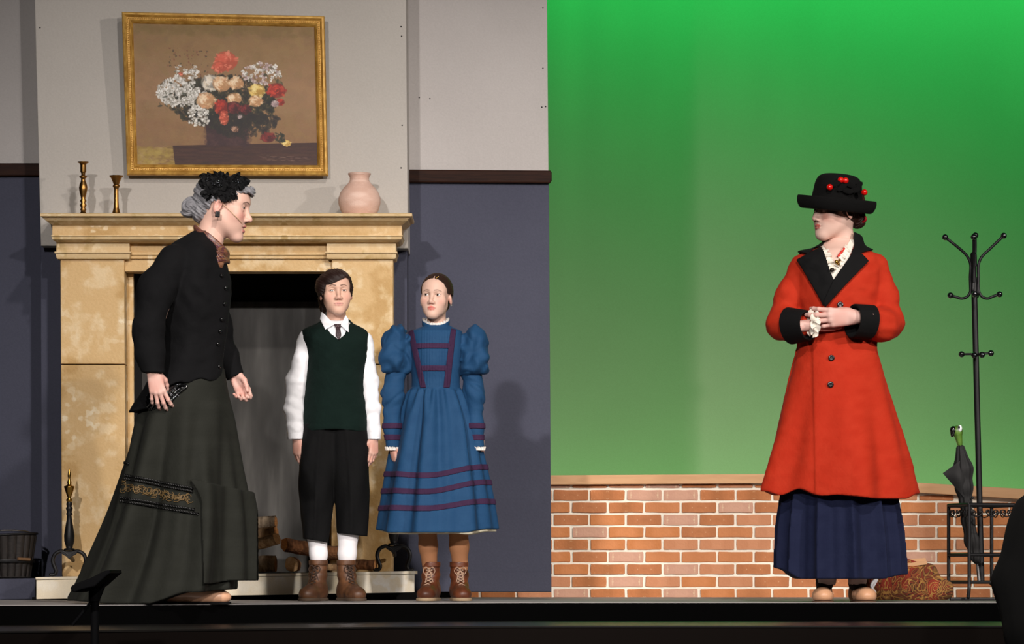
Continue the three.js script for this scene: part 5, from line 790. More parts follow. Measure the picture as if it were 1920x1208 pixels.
  const skirt = part('skirt', nets((x, y, z) => -smin(-skirt0(x, y, z), y - hemY(x), 0.006), [X(700), Y(1012), -0.26], [X(940), Y(720), 0.26], 0.0042, { safe: 1.7 }), blue);
  part('petticoat', nets((x, y, z) => Math.max(skirt0(x, y, z) + 0.012, hemY(x) - 0.003 - 0.007 * sstep(X(850), X(890), x) - y, y - hemY(x) - 0.03), [X(700), Y(1015), -0.25], [X(940), Y(960), 0.25], 0.004, { safe: 1.7 }), phys({ color: 0xb9b39c, roughness: 0.4, sheen: 0.4 }));
  const bandY = [[889, 894, 876], [921, 924, 905], [953, 955, 941]];
  for (const [a, b, c] of bandY) { const yb = (x) => { const px = x * s + bx; return Y(px < 800 ? mix(a, b, sstep(715, 800, px)) : mix(b, c, sstep(800, 915, px))); }; part('braid_band', nets((x, y, z) => Math.max(Math.abs(skirt0(x, y, z)) - 0.0042, Math.abs(y - yb(x)) - 0.0115), [X(700), Y(Math.max(a, b) + 9), -0.26], [X(940), Y(Math.min(a, c) - 9), 0.26], 0.003, { safe: 1.8, margin: 0.014 }), braid, skirt); }
  for (const pts of [[[764, 618], [775, 617], [800, 729], [789, 729]], [[846, 617], [856, 619], [844, 729], [832, 729]], [[780, 646], [847, 646], [847, 656], [782, 656]], [[789, 688], [842, 688], [842, 698], [791, 698]]]) drape('braid_band', bodice0, pts, 0.002, 0.0075, braid);
  const rip = (x, y, z, k) => 0.006 * Math.sin(Math.atan2(z, x) * 6 + y * 60 * k) + 0.004 * noise3(x * 40, y * 40, z * 40);
  for (const [d, c, r, sl, wr2] of [[-1, P(741, 652), [0.056, 0.088, 0.066], [[762, 640], [744, 700], [736, 740], [735, 800], [737, 842]], 4], [1, P(888, 657), [0.056, 0.082, 0.066], [[868, 640], [884, 700], [889, 740], [891, 800], [896, 842]], -4]]) {
    const f = U(0.022, ell(c, r, [0, 0, d * -0.16]), ell([c[0] - d * (d < 0 ? 0.012 : -0.006), c[1] + 0.05, c[2]], [0.042, 0.046, 0.056]), ell([c[0] + d * 0.006, c[1] - 0.058, c[2] + 0.012], [0.06, 0.054, 0.066]), cap(P(d < 0 ? 772 : 864, 640), P(d < 0 ? 764 : 872, 690), 0.034, 0.03));
    const puffF = (x, y, z) => { const u = x - c[0], v = y - c[1], a = Math.atan2(v + 0.16, u * 2.2); return f(x, y, z) - 0.0045 * Math.sin(a * 13 + 5 * noise3(x * 13 + d * 5, y * 13, 3)) * sstep(-0.02, 0.07, v) - 0.012 * noise3(x * 17 + d * 9, y * 14, z * 17) - 0.011 * Math.abs(noise3(x * 26 + y * 14 * d + 3, y * 24 - x * 10, z * 20)) + 0.003 - 0.006 * Math.sin((v * 0.8 - u * d * 0.7) * 85 + 2.5 * noise3(x * 20, y * 20, 7)) * sstep(0.04, -0.05, v); };
    part('puff_sleeve', nets(puffF, [c[0] - 0.12, Y(730), -0.12], [c[0] + 0.12, Y(595), 0.14], 0.0036, { safe: 1.7, margin: 0.015 }), blue);
    const low = chain(sl.slice(1).map(([px, py], i) => [...P(px, py, i * 0.01), [0.042, 0.04, 0.031, 0.028][i]]), 0.03), lowF = (x, y, z) => low(x, y, z) + 0.003 * noise3(x * 18, y * 30, z * 18) - 0.008 * sstep(Y(800), Y(765), y) * (Math.abs(noise3(x * 18 + y * 16 * d, y * 26 + x * 8 * d, z * 16 + 4)) - 0.3);
    const ls = part('lower_sleeve', nets((x, y, z) => Math.max(lowF(x, y, z), Y(840) - y, y - Y(692)), [X(Math.min(...sl.map((q) => q[0])) - 30), Y(846), -0.1], [X(Math.max(...sl.map((q) => q[0])) + 30), Y(688), 0.1], 0.004, { safe: 1.5 }), blue);
    for (const yb of [799.5, 821]) part('braid_band', nets((x, y, z) => Math.max(Math.abs(lowF(x, y, z)) - 0.004, Math.abs(y - Y(yb)) - 0.0115), [X(Math.min(...sl.map((q) => q[0])) - 30), Y(yb + 9), -0.1], [X(Math.max(...sl.map((q) => q[0])) + 30), Y(yb - 9), 0.1], 0.003, { safe: 1.6 }), braid, ls);
    const e = P(...sl[4]), fr = []; for (let i = 0; i <= 24; i++) { const a = i / 24 * 6.283; fr.push([e[0] + Math.cos(a) * 0.029, e[1] - 0.008, e[2] + 0.03 + Math.sin(a) * 0.029]); } part('cuff_lace', lace(fr, 0.014, 15, 0.004, 0), laceWhite);
  }
  const nr = []; for (let i = 0; i <= 30; i++) { const a = i / 30 * 6.283; nr.push([X(817) + Math.cos(a) * 0.0535, Y(611) + 0.014 * Math.abs(Math.cos(a)) ** 2 - 0.01 * Math.sin(a), -0.012 + Math.sin(a) * 0.052]); } part('collar_lace', lace(nr, 0.018, 24, 0.0024, 0.5), laceWhite);
  part('neckband', nets((x, y, z) => { const yb = Y(611) + 0.014 * ((x - X(817)) / 0.056) ** 2 - 0.01 * clamp(z / 0.05, -1, 1); return Math.max(Math.abs(Math.hypot(x - X(817), (z + 0.012)) - 0.052) - 0.005, Math.abs(y - yb + 0.004) - 0.011); }, [X(785), Y(632), -0.09], [X(849), Y(590), 0.07], 0.003), blue);
  const tights = std({ color: 0x9c6a46, roughness: 0.8 });
  part('tights', nets(chain([[...P(801, 985, -0.005), 0.041], [...P(803, 1025), 0.036], [...P(806, 1065), 0.031]], 0.02), [X(775), Y(1075), -0.07], [X(832), Y(975), 0.07], 0.004), tights); part('tights', nets(chain([[...P(859, 985, -0.005), 0.043], [...P(861, 1025), 0.037], [...P(863, 1065), 0.032]], 0.02), [X(832), Y(1075), -0.07], [X(892), Y(975), 0.07], 0.004), tights);
  const leather = phys({ map: dataTex(256, (u, v) => lerpC([108, 56, 30], [72, 36, 20], clamp(0.5 + 1.1 * fbm(u, v, 6, 13, 5), 0, 1)), 6), roughness: 0.45 }), soleM = std({ color: 0x9a8468, roughness: 0.8 }), laceM = std({ color: 0xa98a74, roughness: 0.8 });
  boot(part, [X(808), 0, 0], -0.16, { h: 0.158, rs: 0.035, leather, soleM, laceM }); boot(part, [X(861), 0, 0], 0.12, { h: 0.158, rs: 0.0355, leather, soleM, laceM });
}
// ================================================================ woman in black seen from the side
{
  const z0 = 0.9, bx = 330, { s, P, PR, rows, Y, X } = frame(z0, bx);
  const t = thing('person', 'grey-haired woman in black jacket and long skirt leaning forward in profile, mouth open', 'person', [W(bx, 0, z0)[0], 0, z0]), part = parts(t);
  const black = fabric(0x0a0a0c, { amp: 3, sheen: 0.04, roughness: 0.9 }), skirtM = fabric(0x22231e, { amp: 4, sheen: 0.06, roughness: 0.85 }), skin = [0.70, 0.44, 0.35];
  const ho = { crown: 0.88, neck: 0.049, lid: 0.0042, open: 0.009, jaw: 0.95, nose: 1.0 }, hf = headField(ho), head = { at: P(420.5, 385, 0.0), yaw: 1.5, pitch: 0.17, roll: 0, scale: 1.0, iris: [0.03, 0.022, 0.018], gaze: [-0.4, -0.05] };
  const hg = xf(nets(hf, [-0.1, -0.215, -0.13], [0.1, 0.13, 0.13], 0.0021, { color: headColor(hf, { skin, lid: 0.0042, lips: [0.5, 0.17, 0.15], blush: [0.78, 0.26, 0.22], blushAt: 0.55, browC: [0.1, 0.055, 0.045], browT: 0.0024, browY: -0.003 }) }), head);
  const rw = P(299, 704, 0.235), lw = P(434, 698, -0.14), hc = { color: skinVar([0.72, 0.45, 0.38]) };
  const rh = xf(nets(handField({ curl: [[0.25, 0.5, 0.4], [0.3, 0.5, 0.4], [0.3, 0.5, 0.4], [0.3, 0.5, 0.4]], spread: 0.16, thumb: [[0.022, -0.02, 0.01], [0.036, -0.045, 0.03], [0.036, -0.066, 0.045], [0.032, -0.084, 0.056]], wrist: 0.04 }), [-0.07, -0.2, -0.04], [0.085, 0.06, 0.12], 0.0025, hc), { at: rw, q: aim([0.24, -1, 0.02], [0.1, -0.05, -1]), flip: true, scale: 0.86 });
  const lh = xf(nets(handField({ curl: [[0.5, 0.7, 0.5], [0.6, 0.8, 0.6], [0.7, 0.9, 0.6], [0.8, 0.9, 0.6]], spread: 0.02, thumb: [[0.024, -0.022, 0.012], [0.036, -0.05, 0.024], [0.034, -0.078, 0.03], [0.028, -0.1, 0.032]], wrist: 0.05 }), [-0.06, -0.2, -0.04], [0.075, 0.07, 0.12], 0.0025, hc), { at: lw, q: aim([0.5, -0.95, 0.1], [-0.35, 0.1, 1]), scale: 0.84 });
  const bodyF = U(0.03, trunk(rows([[455, 360, 408, 0, 0.05], [480, 330, 408, 0, 0.11], [560, 310, 415, 0, 0.12], [650, 318, 405, 0, 0.11], [760, 300, 415, 0, 0.12]])), chain([[...P(334, 506, 0.1), 0.03], [...P(295, 632, 0.19), 0.03], [...rw, 0.024]]), chain([[...P(385, 510, -0.14), 0.045], [...P(405, 620, -0.17), 0.036], [...lw, 0.022]]),
    chain([[...P(345, 740, 0.08), 0.08], [...P(370, 930, 0.08), 0.055], [...P(388, 1100, 0.08), 0.035]]), chain([[...P(335, 740, -0.08), 0.08], [...P(310, 930, -0.08), 0.055], [...P(290, 1095, -0.08), 0.035]]), cap(P(392, 455), P(405, 420), 0.05, 0.048));
  bodyMesh(t, [nets(bodyF, [X(240), 0.04, -0.3], [X(460), Y(400), 0.3], 0.012, { color: () => skin }), hg, rh, lh], head);
  // grey waved hair with a bun
  const hairLine = (z) => z > -0.03 ? mix(0.006, 0.052, sstep(-0.03, 0.085, z)) : mix(-0.085, 0.006, sstep(-0.062, -0.03, z));
  const hair0 = U(0.016, ell([0, 0.03, -0.016], [0.081, 0.083, 0.106]), ell([0, 0.055, 0.05], [0.06, 0.034, 0.05]), ell([0, 0.064, 0.083], [0.04, 0.02, 0.022]), ell([0, -0.03, -0.085], [0.05, 0.05, 0.04]));
  const bun = ell([0, -0.03, -0.124], [0.042, 0.041, 0.034], [0.3, 0, 0]), strand = (x, y, z) => 0.0024 * Math.sin(y * 230 + 2.4 * Math.sin(z * 60 + x * 30) + z * 120) + 0.0014 * Math.sin(y * 520 + z * 260);
  const grey = hairMat(0x87868a, 0xc6c6cc, 0.006);
  const hair = part('hair', xf(nets((x, y, z) => { const st = strand(x, y, z); return smin(Math.max(hair0(x, y, z) + st, (hairLine(z) - y) * 0.7 + st), bun(x, y, z) + 0.003 * Math.sin(Math.atan2(y + 0.03, z + 0.124) * 3 + Math.hypot(y + 0.03, z + 0.124) * 300) + 0.0012 * Math.sin(Math.hypot(y + 0.03, z + 0.124) * 900), 0.006); }, [-0.1, -0.11, -0.175], [0.1, 0.14, 0.12], 0.0024, { safe: 1.6, uv: (x, y, z) => z < -0.095 ? [Math.hypot(y + 0.03, z + 0.124) * 14, Math.atan2(y + 0.03, z + 0.124) * 0.15] : [y * 7 + z * 3 + 0.1 * Math.sin(z * 70), z * 2] }), head), grey);
  // black fascinator of pointed glossy petals with sequins
  const petalM = phys({ color: 0x030304, roughness: 0.7, specularIntensity: 0.35 }), seq = phys({ color: 0xbfc4cc, metalness: 1, roughness: 0.12 });
  const petal = (w, l) => { const sh = new THREE.Shape(); sh.moveTo(0, 0); sh.bezierCurveTo(w, l * 0.25, w * 0.9, l * 0.7, 0, l); sh.bezierCurveTo(-w * 0.9, l * 0.7, -w, l * 0.25, 0, 0); const g = new THREE.ExtrudeGeometry(sh, { depth: 0.0015, bevelEnabled: false, curveSegments: 8 }); const p = g.attributes.position; for (let i = 0; i < p.count; i++) p.setZ(i, p.getZ(i) + 0.9 * (p.getY(i) ** 2) / l * 0.25 - Math.abs(p.getX(i)) * 0.35); g.computeVertexNormals(); return g; };
  const inv = new THREE.Matrix4().compose(V3(head.at), new THREE.Quaternion().setFromEuler(new THREE.Euler(head.pitch, head.yaw, 0, 'YXZ')), new THREE.Vector3(1, 1, 1).multiplyScalar(head.scale)).invert(), tv = new THREE.Vector3();
  const outer = (fn) => (x, y, z) => { tv.set(x, y, z).applyMatrix4(inv); return fn(tv.x, tv.y, tv.z) * head.scale; }, hairW = outer(hair0), headW = outer(hf);
  const hatL = [[377, 338], [389, 332], [420, 334], [452, 335], [461, 346], [456, 355], [440, 360], [440, 373], [426, 376], [415, 367], [396, 370], [386, 363], [390, 350]], hatP = PR(hatL), hb = boundsOf(hatP, 0.01), inHat = poly2(hatL);
  const hat = part('fascinator_base', nets(cloth(hairW, hatP, 0.005, 0.008, -0.03), [hb[0][0], hb[0][1], -0.05], [hb[1][0], hb[1][1], 0.14], 0.003, { safe: 1.8, margin: 0.012 }), black);
  const onHair = (px, py, off) => { const x = X(px), y = Y(py); let z = front(hairW, x, y, 0.2); if (z < -0.05) z = rr(-0.03, 0.02); return [x, y, z + off]; };
  for (let i = 0; i < 150;) {
    const px = rr(374, 464), py = rr(330, 378), e = inHat(px, py); if (e > 1) continue; i++;
    const g = petal(rr(0.009, 0.015), rr(0.018, 0.028)), out = e > -7 ? Math.atan2(-(py - 353), px - 418) - 1.57 : rr(0, 6.28);
    g.rotateX(rr(-0.6, 0.2)); g.rotateY(rr(-0.6, 0.6)); g.rotateZ(out + rr(-0.5, 0.5)); g.translate(...onHair(px, py, rr(0.006, 0.016))); part('petal', g, petalM, hat);
  }
  for (let i = 0; i < 60; i++) { const c = i % 3, px = [384, 411, 447][c] + rr(-9, 9), py = [338, 348, 342][c] + rr(-6, 6); part('sequin', new THREE.SphereGeometry(rr(0.0014, 0.003), 6, 5).translate(...onHair(px, py, rr(0.02, 0.03))), seq, hat); }
  part('earring', nets(box(P(412, 407, 0.096), [0.009, 0.011, 0.004], 0.002, [0, 0.1, -0.12]), [X(400), Y(420), 0.08], [X(424), Y(394), 0.11], 0.0015), phys({ color: 0x0a0a0b, roughness: 0.2, clearcoat: 1 }));
  part('headset_microphone', tube([[415, 383], [424, 390], [433, 398], [442, 407], [450, 415], [455, 421]].map(([a, b]) => [X(a), Y(b), front(headW, X(a), Y(b), 0.2) + 0.003]), 0.0014, 30, 6), std({ color: 0xc9a684, roughness: 0.5 }));
  // jacket
  const torso = trunk(rows([[434, 362, 396, -0.01, 0.06], [446, 342, 402, -0.005, 0.09], [460, 322, 412, 0, 0.125], [476, 310, 420, 0, 0.155], [505, 302, 427, 0, 0.168], [545, 298, 432, 0, 0.172], [585, 298, 431, 0, 0.165], [620, 302, 427, 0, 0.15], [650, 303, 423, 0, 0.146], [685, 296, 420, 0, 0.165], [720, 277, 421, 0, 0.19], [750, 258, 421, 0, 0.205], [785, 236, 421, 0, 0.215]]), (a, y) => 0.004 * Math.sin(a * 5 + y * 6) + 0.008 * Math.sin(a * 7 + 1) * sstep(Y(690), Y(770), y));
  const jh = (x) => { const q = x * s + bx; return Y(q < 286 ? mix(776, 770, sstep(240, 286, q)) : mix(770, mix(727, 715, sstep(300, 420, q)), sstep(286, 296, q)) + 2.5 * Math.sin(q * 0.16)); };
  const slR = chain([[...P(332, 496, 0.12), 0.062], [...P(302, 548, 0.175), 0.062], [...P(288, 630, 0.2), 0.052], [...P(292, 670, 0.215), 0.045], [...P(299, 706, 0.23), 0.041]], 0.04), slL = chain([[...P(385, 500, -0.12), 0.06], [...P(402, 610, -0.16), 0.048], [...P(420, 668, -0.15), 0.04], [...P(434, 700, -0.14), 0.033]], 0.04);
  const wrk = (x, y, z) => 0.0032 * noise3(x * 14, y * 24, z * 14) + 0.0018 * noise3(x * 36, y * 44, z * 36) + 0.0045 * Math.sin((y * 0.9 + x * 1.2) * 62) * Math.exp(-(((x - X(375)) / 0.06) ** 2) - (((y - Y(560)) / 0.05) ** 2));
  const cuffCut = (x, y, z) => { const q = x * s + bx; return q > 330 ? -1 : (Y(706) - y); };
  const jacketF = (x, y, z) => { const a = -smin(-torso(x, y, z), y - jh(x), 0.008), r = Math.max(slR(x, y, z), (Y(706) - y) * 0.95), l = Math.max(slL(x, y, z), (Y(703) + (x - X(434)) * 0.5 - y) * 0.85); return smin(smin(a, r, 0.014), l, 0.012) + wrk(x, y, z); };
  part('jacket', nets(jacketF, [X(230), Y(785), -0.26], [X(452), Y(426), 0.31], 0.005, { safe: 1.5 }), black);
  const jet = phys({ color: 0x09090a, roughness: 0.3, clearcoat: 0.6 });
  for (const [px, py] of [[419, 521], [426, 543], [424, 573], [419, 602], [416, 624], [412, 648], [414, 690]]) { const x = X(px), y = Y(py); part('button', ball([x, y, Math.max(-0.1, front(jacketF, x, y, 0.3)) + 0.004], 0.0075, 14, 10), jet); }
  const collarF = (x, y, z) => { const u = (x - X(383)) / 0.068, v = z / 0.074, e = (Math.hypot(u, v) - 1) * 0.068, yt = Math.min(Y(440) - (x - X(360)) * 0.95, Y(446)); return Math.max(Math.abs(e) - 0.006, y - yt, yt - 0.035 - y); };
  part('jacket_collar', nets(collarF, [X(340), Y(480), -0.11], [X(420), Y(422), 0.11], 0.0035, { safe: 1.5 }), black);
  // satin neck scarf
  const satin = phys({ map: dataTex(256, (u, v) => { const n = fbm(u, v, 9, 3, 3), st = Math.sin((u * 3 + v * 5 + n * 0.8) * 18), c = st > 0.25 ? [122, 82, 60] : st > -0.4 ? [70, 40, 33] : [92, 52, 58]; return lerpC(c, [165, 122, 94], sstep(0.35, 0.6, fbm(u, v, 22, 8, 2))); }, 5), roughness: 0.35, sheen: 0.3, sheenColor: new THREE.Color(0xc08a66) });
  const ringAt = (x, y, z) => { const u = (x - X(397)) / 0.058, v = z / 0.062, e = (Math.hypot(u, v) - 1) * 0.058, yc = Y(448) - (x - X(384)) * 0.8; return Math.hypot(e * 1.3, (y - yc) * 0.45) - 0.013 - 0.002 * Math.sin((y + x) * 180); };
  part('scarf', nets(U(0.008, ringAt, ell(P(404, 474, 0.055), [0.02, 0.019, 0.022]), (x, y, z) => ell(P(408, 490, 0.062), [0.036, 0.042, 0.03])(x, y, z) - 0.004 * Math.sin(Math.atan2(y - Y(470), x - X(404)) * 14), ell(P(413, 484, 0.03), [0.026, 0.04, 0.03])), [X(355), Y(515), -0.09], [X(435), Y(416), 0.11], 0.003, { safe: 1.5 }), satin);
  // skirt: long panel trailing behind, shorter front panel, braid and embroidery
  const fold = (a, y) => { const f = sstep(Y(730), Y(1060), y); return f * (0.034 * Math.sin(a * 6 + 0.9) + 0.02 * Math.sin(a * 11 + 2.4 + y) + 0.008 * Math.sin(a * 19)) + 0.008 * sstep(Y(720), Y(800), y) * Math.sin(a * 9 + 1); };
  const sk0 = trunk(rows([[690, 300, 420, 0, 0.14], [730, 278, 427, 0, 0.18], [790, 256, 437, 0, 0.22], [870, 236, 446, 0, 0.26], [960, 213, 456, 0, 0.3], [1040, 183, 461, 0, 0.33], [1095, 157, 463, 0, 0.35], [1140, 132, 463, 0, 0.36]]), fold);
  const hemA = (x) => { const q = x * s + bx; return Y(q < 300 ? mix(1127, 1131, sstep(135, 240, q)) : mix(1131, mix(1110, 1106, sstep(380, 436, q)), sstep(290, 372, q))); };
  part('skirt', nets((x, y, z) => Math.max(-smin(-sk0(x, y, z), y - hemA(x), 0.006), x > X(436) ? (x - X(436)) * 0.9 + Math.min(0, (Y(1085) - y)) : -1), [X(120), Y(1142), -0.42], [X(478), Y(686), 0.42], 0.0055, { safe: 2.2, margin: 0.03 }), skirtM);
  const panel = (x, y, z) => { const q = x * s + bx, edge = X(mix(392, 398, sstep(940, 1090, HORIZON + (EYE - y) * s)) - 30 * sstep(Y(950), Y(880), y)); return Math.max(Math.abs(sk0(x, y, z) - 0.012) - 0.009, Y(1092) - 0.006 + 0.012 * sstep(X(400), X(440), x) - y, edge - x, y - Y(912) + (x - X(420)) * 0.2); };
  part('skirt_panel', nets(panel, [X(355), Y(1100), -0.42], [X(482), Y(900), 0.42], 0.0042, { safe: 1.9, margin: 0.03 }), skirtM);
  const dr = (px, py, off) => { const x = X(px), y = Y(py); return [x, y, front(sk0, x, y, 0.5) + off]; };
  const rope = phys({ color: 0x0d0d0c, roughness: 0.5 });
  const cord = (f0, a, b, yo) => { for (let k = 0; k < 2; k++) { const pts = []; for (let i = 0; i <= 60; i++) { const u = i / 60, px = mix(a, b, u); const q = dr(px, f0(px) + yo + 1.2 * Math.sin(u * 90 + k * 3.14), 0.006 + 0.003 * Math.cos(u * 90 + k * 3.14)); pts.push(q); } part('braided_cord', tube(pts, 0.0032, 200, 6), rope); } };
  cord((x) => mix(893, 918, (x - 242) / 125), 240, 374, 0); cord((x) => mix(899, 924, (x - 242) / 125), 239, 374, 0); cord((x) => mix(941, 967, (x - 236) / 151), 232, 386, 0); cord((x) => mix(935, 960, (x - 236) / 151), 232, 378, 0);
  cord((x) => mix(866, 872, (x - 228) / 20), 230, 247, 0);
  const gold = std({ color: 0x6b5430, roughness: 0.6 }), emb = [];
  for (let i = 0; i < 12; i++) for (let j = 0; j < 6; j++) { const cx = mix(244, 362, (i + 0.5) / 11) + rr(-2, 2), cy = mix(915, 940, (cx - 240) / 130) + rr(-4, 4), a0 = rr(0, 6.28), R0 = rr(5, 9), tw = rr(2.2, 4) * (rnd() < 0.5 ? -1 : 1), pts = []; for (let k = 0; k <= 10; k++) { const u = k / 10, a = a0 + tw * u, r = R0 * (1 - 0.75 * u); pts.push(dr(cx + Math.cos(a) * r * 1.2, clamp(cy + Math.sin(a) * r, cy - 11, cy + 11), 0.003)); } emb.push(tube(pts, 0.0015, 16, 4)); }
  for (let i = 0; i < 5; i++) { const pts = []; for (let k = 0; k <= 10; k++) { const u = k / 10, a = i * 1.7 + 3 * u; pts.push(dr(clamp(237 + Math.cos(a) * 6, 228, 246), 900 + i * 5 + Math.sin(a) * 6, 0.003)); } emb.push(tube(pts, 0.0015, 14, 4)); }
  const em = part('embroidery', join(emb), gold); em.userData.kind = 'stuff';
  // shoes
  const tan = phys({ color: 0xd8a684, roughness: 0.4, clearcoat: 0.2 });
  const shoe = (x0, x1, z) => { const a = X(x0), b = X(x1), L = b - a, f = U(0.02, ell([b - 0.055, 0.026, z], [0.058, 0.03, 0.04]), ell([mix(a, b, 0.45), 0.032, z], [L * 0.4, 0.034, 0.034]), ell([a + 0.035, 0.036, z], [0.036, 0.046, 0.031])); part('shoe', nets(both(0.005, f, (x, y) => 0.006 - y), [a - 0.03, 0, z - 0.07], [b + 0.03, 0.1, z + 0.07], 0.0032), tan); part('sole', nets(both(0.002, (x, y, zz) => f(x, 0.02, zz) - 0.001, box([(a + b) / 2, 0.005, z], [0.3, 0.004, 0.1], 0.001)), [a - 0.03, 0, z - 0.07], [b + 0.03, 0.014, z + 0.07], 0.003), M.black); };
  shoe(316, 437, 0.12); shoe(225, 320, -0.06);
}
// beaded purse in her right hand
{
  const z0 = 0.9, { P, X, Y } = frame(z0, 960), zc = 0.9 + 0.17, c = P(316, 752), at = [c[0], c[1] - 0.05, zc];
  const b = thing('handbag', 'small black glossy beaded handbag held by the grey-haired woman', 'handbag', at), bead = phys({ color: 0x070708, roughness: 0.16, clearcoat: 1 });
  const F = U(0.015, ell([c[0], c[1], zc], [0.07, 0.05, 0.03], [0, 0, 0.35]), ell([c[0] + 0.05, c[1] + 0.026, zc], [0.032, 0.02, 0.024], [0, 0, 0.5]));
  put(b, 'pouch', nets((x, y, z) => F(x, y, z) - 0.0025 * Math.sin(x * 330) * Math.sin(y * 330) , [c[0] - 0.1, c[1] - 0.08, zc - 0.06], [c[0] + 0.11, c[1] + 0.08, zc + 0.06], 0.0028, { safe: 1.6 }), bead);
  put(b, 'drawstring', tube([[c[0] + 0.02, c[1] + 0.03, zc + 0.02], [c[0] + 0.055, c[1] + 0.05, zc + 0.024], [c[0] + 0.085, c[1] + 0.045, zc + 0.014], [c[0] + 0.06, c[1] + 0.022, zc + 0.028]], 0.005, 30, 8), bead);
  for (let i = 0; i < 16; i++) { const x = c[0] + rr(0.01, 0.08), y = c[1] + rr(-0.01, 0.05), z = front(F, x, y, zc + 0.08); if (z > zc - 0.02) put(b, 'bead', ball([x, y, z + 0.002], rr(0.002, 0.004), 8, 6), phys({ color: 0x9a9da4, metalness: 0.8, roughness: 0.15 })); }
}
// ================================================================ umbrella standing in the rack
{
  const z = -0.68, s = sc(z), p = (x, y, dz = 0) => { const w = W(x, y, z); return [w[0], w[1], z + dz]; };
  const t = thing('umbrella', 'closed black umbrella with a green bird-head handle standing in the rack', 'umbrella', p(1836, 1090));
  const black = phys({ color: 0x141415, roughness: 0.75, sheen: 0.3, sheenColor: new THREE.Color(0x444444), side: THREE.DoubleSide });
  // rolled canopy: a sleeve swept along the shaft
  const axis = [[1801, 842, 8], [1806, 880, 17], [1808, 915, 15], [1811, 942, 10], [1815, 975, 11], [1822, 1015, 12], [1829, 1045, 8], [1833, 1058, 3]];
  const f = U(0.02, ...axis.slice(0, -1).map((a, i) => cap(p(a[0], a[1]), p(axis[i + 1][0], axis[i + 1][1]), a[2] / s, axis[i + 1][2] / s)));
  put(t, 'canopy', nets((x, y, zz) => f(x, y, zz) - 0.0022 * Math.sin(Math.atan2(zz - z, x - p(1812, 0)[0] - (p(0, 940)[1] - y) * 0.12) * 9 + y * 8), [p(1780, 0)[0], p(0, 1064)[1], z - 0.07], [p(1848, 0)[0], p(0, 834)[1], z + 0.07], 0.003), black);
  const flap = (a, b, c, d, thick) => { const A = V3(a), B = V3(b), C = V3(c), D = V3(d), pos = [], N = 8, idx = []; for (let sd = 0; sd < 2; sd++) for (let j = 0; j <= N; j++) for (let i = 0; i <= N; i++) { const u = i / N, v = j / N, q = A.clone().lerp(B, u).lerp(D.clone().lerp(C, u), v); q.z += 0.02 * Math.sin(u * 3.14) * Math.sin(v * 3.14) - sd * thick; pos.push(...q.toArray()); } const n = (N + 1) ** 2; for (let j = 0; j < N; j++) for (let i = 0; i < N; i++) { const k = j * (N + 1) + i; idx.push(k, k + 1, k + N + 2, k, k + N + 2, k + N + 1, n + k, n + k + N + 2, n + k + 1, n + k, n + k + N + 1, n + k + N + 2); } const g = new THREE.BufferGeometry(); g.setAttribute('position', new THREE.Float32BufferAttribute(pos, 3)); g.setIndex(idx); g.computeVertexNormals(); return metreUV(g); };
  put(t, 'loose_panel', flap(p(1766, 888, 0.03), p(1798, 865, 0.03), p(1808, 895, 0.035), p(1806, 934, 0.03), 0.003), black);
  put(t, 'loose_panel', flap(p(1826, 881, 0.0), p(1812, 860, 0.01), p(1808, 890, 0.02), p(1818, 925, 0.01), 0.003), black);
  put(t, 'tip', rod(p(1832, 1056), p(1836, 1090), 0.006, 10, 0.008), std({ color: 0x8b8b8b, metalness: 0.8, roughness: 0.35 }));
  put(t, 'strap_button', ball(p(1822, 934, 0.03), 0.006), M.iron);
  const gm = phys({ map: dataTex(128, (u, v) => lerpC([104, 142, 52], [62, 98, 34], clamp(0.5 + fbm(u, v, 8, 3, 3), 0, 1)), 8), roughness: 0.35, clearcoat: 0.4 });
  const hd = put(t, 'handle', nets(U(0.012, cap(p(1801, 842), p(1798, 822), 0.0085, 0.011), ell(p(1795, 808), [0.022, 0.022, 0.019]), cap(p(1796, 815), p(1799, 830), 0.017, 0.009)), [p(1775, 0)[0], p(0, 846)[1], z - 0.04], [p(1815, 0)[0], p(0, 792)[1], z + 0.04], 0.0018), gm, 'green carved bird head');
  put(hd, 'beak', nets(U(0.006, ell(p(1788, 808, 0.004), [0.016, 0.02, 0.013], [0, 0, 0.3]), ell(p(1785, 815, 0.004), [0.007, 0.012, 0.008])), [p(1770, 0)[0], p(0, 826)[1], z - 0.03], [p(1800, 0)[0], p(0, 794)[1], z + 0.03], 0.0018), phys({ color: 0x0a0a0a, roughness: 0.2, clearcoat: 1 }));
  put(hd, 'eye', new THREE.SphereGeometry(0.0115, 16, 12).scale(0.8, 1.25, 0.7).translate(...p(1799, 804, 0.015)), phys({ color: 0xe8eef2, roughness: 0.2 })); put(hd, 'pupil', new THREE.SphereGeometry(0.005, 12, 8).scale(0.8, 1.2, 0.6).translate(...p(1797, 802, 0.0225)), M.black);
}
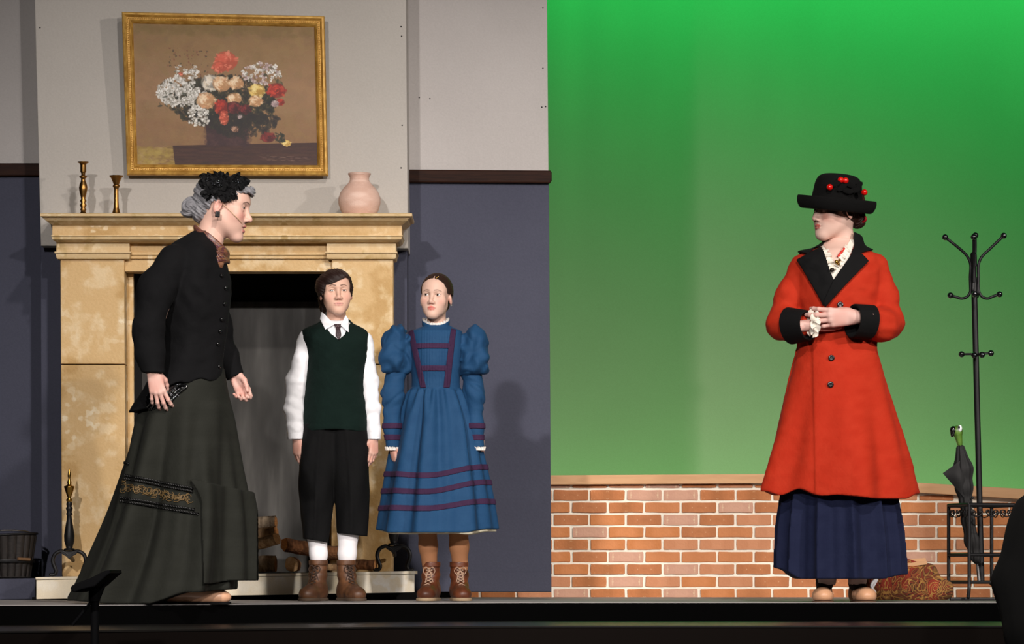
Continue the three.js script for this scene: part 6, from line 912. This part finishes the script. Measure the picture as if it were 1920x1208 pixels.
// ================================================================ carpet bag slumped on the floor
{
  const z = -0.58, s = sc(z), p = (x, y, dz = 0) => { const w = W(x, y, z); return [w[0], w[1], z + dz]; }, at = p(1715, 1126); at[1] = 0;
  const t = thing('carpet_bag', 'slumped carpet bag in brown and red paisley tapestry lying behind the navy skirt', 'bag', at);
  const tap = std({ roughness: 0.95, bumpMap: grainBump, bumpScale: 0.003, map: dataTex(512, (u, v) => { const a = fbm(u, v, 5, 3, 3), b = fbm(u + 2, v, 6, 9, 3), sw = Math.sin((a * 5 + b * 3) * 6 + u * 22), k = Math.sin((b * 6 - a * 4) * 5 + v * 26); let c = sw > 0.3 ? [122, 84, 40] : sw > -0.25 ? [52, 30, 20] : [112, 46, 26]; c = lerpC(c, [150, 44, 28], sstep(0.05, 0.3, a) * 0.75); if (k > 0.72) c = [168, 122, 60]; if (Math.abs(sw) < 0.1) c = [30, 20, 16]; return c; }, 3.2) });
  const f = U(0.06, ell(p(1682, 1098), [0.115, 0.075, 0.1]), ell(p(1725, 1090), [0.09, 0.085, 0.085], [0, 0, -0.45]), ell(p(1752, 1108), [0.085, 0.045, 0.07], [0, 0, -0.25]), ell(p(1650, 1112), [0.07, 0.05, 0.08]));
  put(t, 'body', nets((x, y, zz) => Math.max(f(x, y, zz) - 0.012 * noise3(x * 11, y * 14, zz * 11) - 0.006 * Math.sin((x - y * 1.6) * 34), 0.001 - y), [p(1600, 0)[0], 0, z - 0.16], [p(1830, 0)[0], p(0, 1035)[1], z + 0.16], 0.0045, { safe: 1.6, margin: 0.015 }), tap);
  const bar = new THREE.BoxGeometry(0.11, 0.02, 0.05); bar.rotateZ(0.08); bar.translate(...p(1710, 1053, 0.0)); put(t, 'wooden_frame', metreUV(bar), M.tan);
  const bar2 = new THREE.BoxGeometry(0.13, 0.014, 0.03); bar2.rotateZ(0.12); bar2.translate(...p(1706, 1059, 0.045)); put(t, 'wooden_frame', metreUV(bar2), M.tan);
  put(t, 'strap', tube([p(1618, 1118, 0.08), p(1632, 1100, 0.1), p(1640, 1085, 0.1), p(1628, 1098, 0.12), p(1636, 1112, 0.11)], 0.006, 24, 8), whiteCotton);
}
// ================================================================ dark figure in front of the stage, mostly outside the frame
{
  const z0 = 3.2, s = sc(z0), P = (px, py, z = 0) => [(px - 1960) / s, EYE + (HORIZON - py) / s, z], at = [W(1960, 0, z0)[0], -1.3, z0];
  const t = thing('person', 'dark silhouetted figure in black in front of the stage, cut off by the right edge', 'person', at), part = parts(t), L = (q) => [q[0], q[1] + 1.3, q[2]];
  const dark = std({ color: 0x030303, roughness: 1 }), f = U(0.06, ell(L(P(2010, 800)), [0.08, 0.11, 0.095]), cap(L(P(2008, 880)), L(P(2005, 830)), 0.055, 0.05), ell(L(P(1995, 1010)), [0.16, 0.16, 0.11]), ell(L(P(1985, 1150)), [0.17, 0.22, 0.12]), chain([[...L(P(1935, 965)), 0.055], [...L(P(1898, 1090, 0.02)), 0.058], [...L(P(1910, 1190, 0.1)), 0.05], [...L(P(1925, 1280, 0.12)), 0.06]], 0.04), cap(L(P(1975, 1250)), [-0.06, 0.05, 0], 0.12, 0.06), cap(L(P(2000, 1250)), [0.12, 0.05, 0], 0.12, 0.06), chain([[...L(P(2060, 960)), 0.055], [...L(P(2090, 1090)), 0.055], [...L(P(2080, 1240)), 0.045]], 0.04));
  part('body', nets(f, [-0.35, 0, -0.25], [0.4, 1.95, 0.3], 0.012), dark);
}
renderer.render(scene, camera);
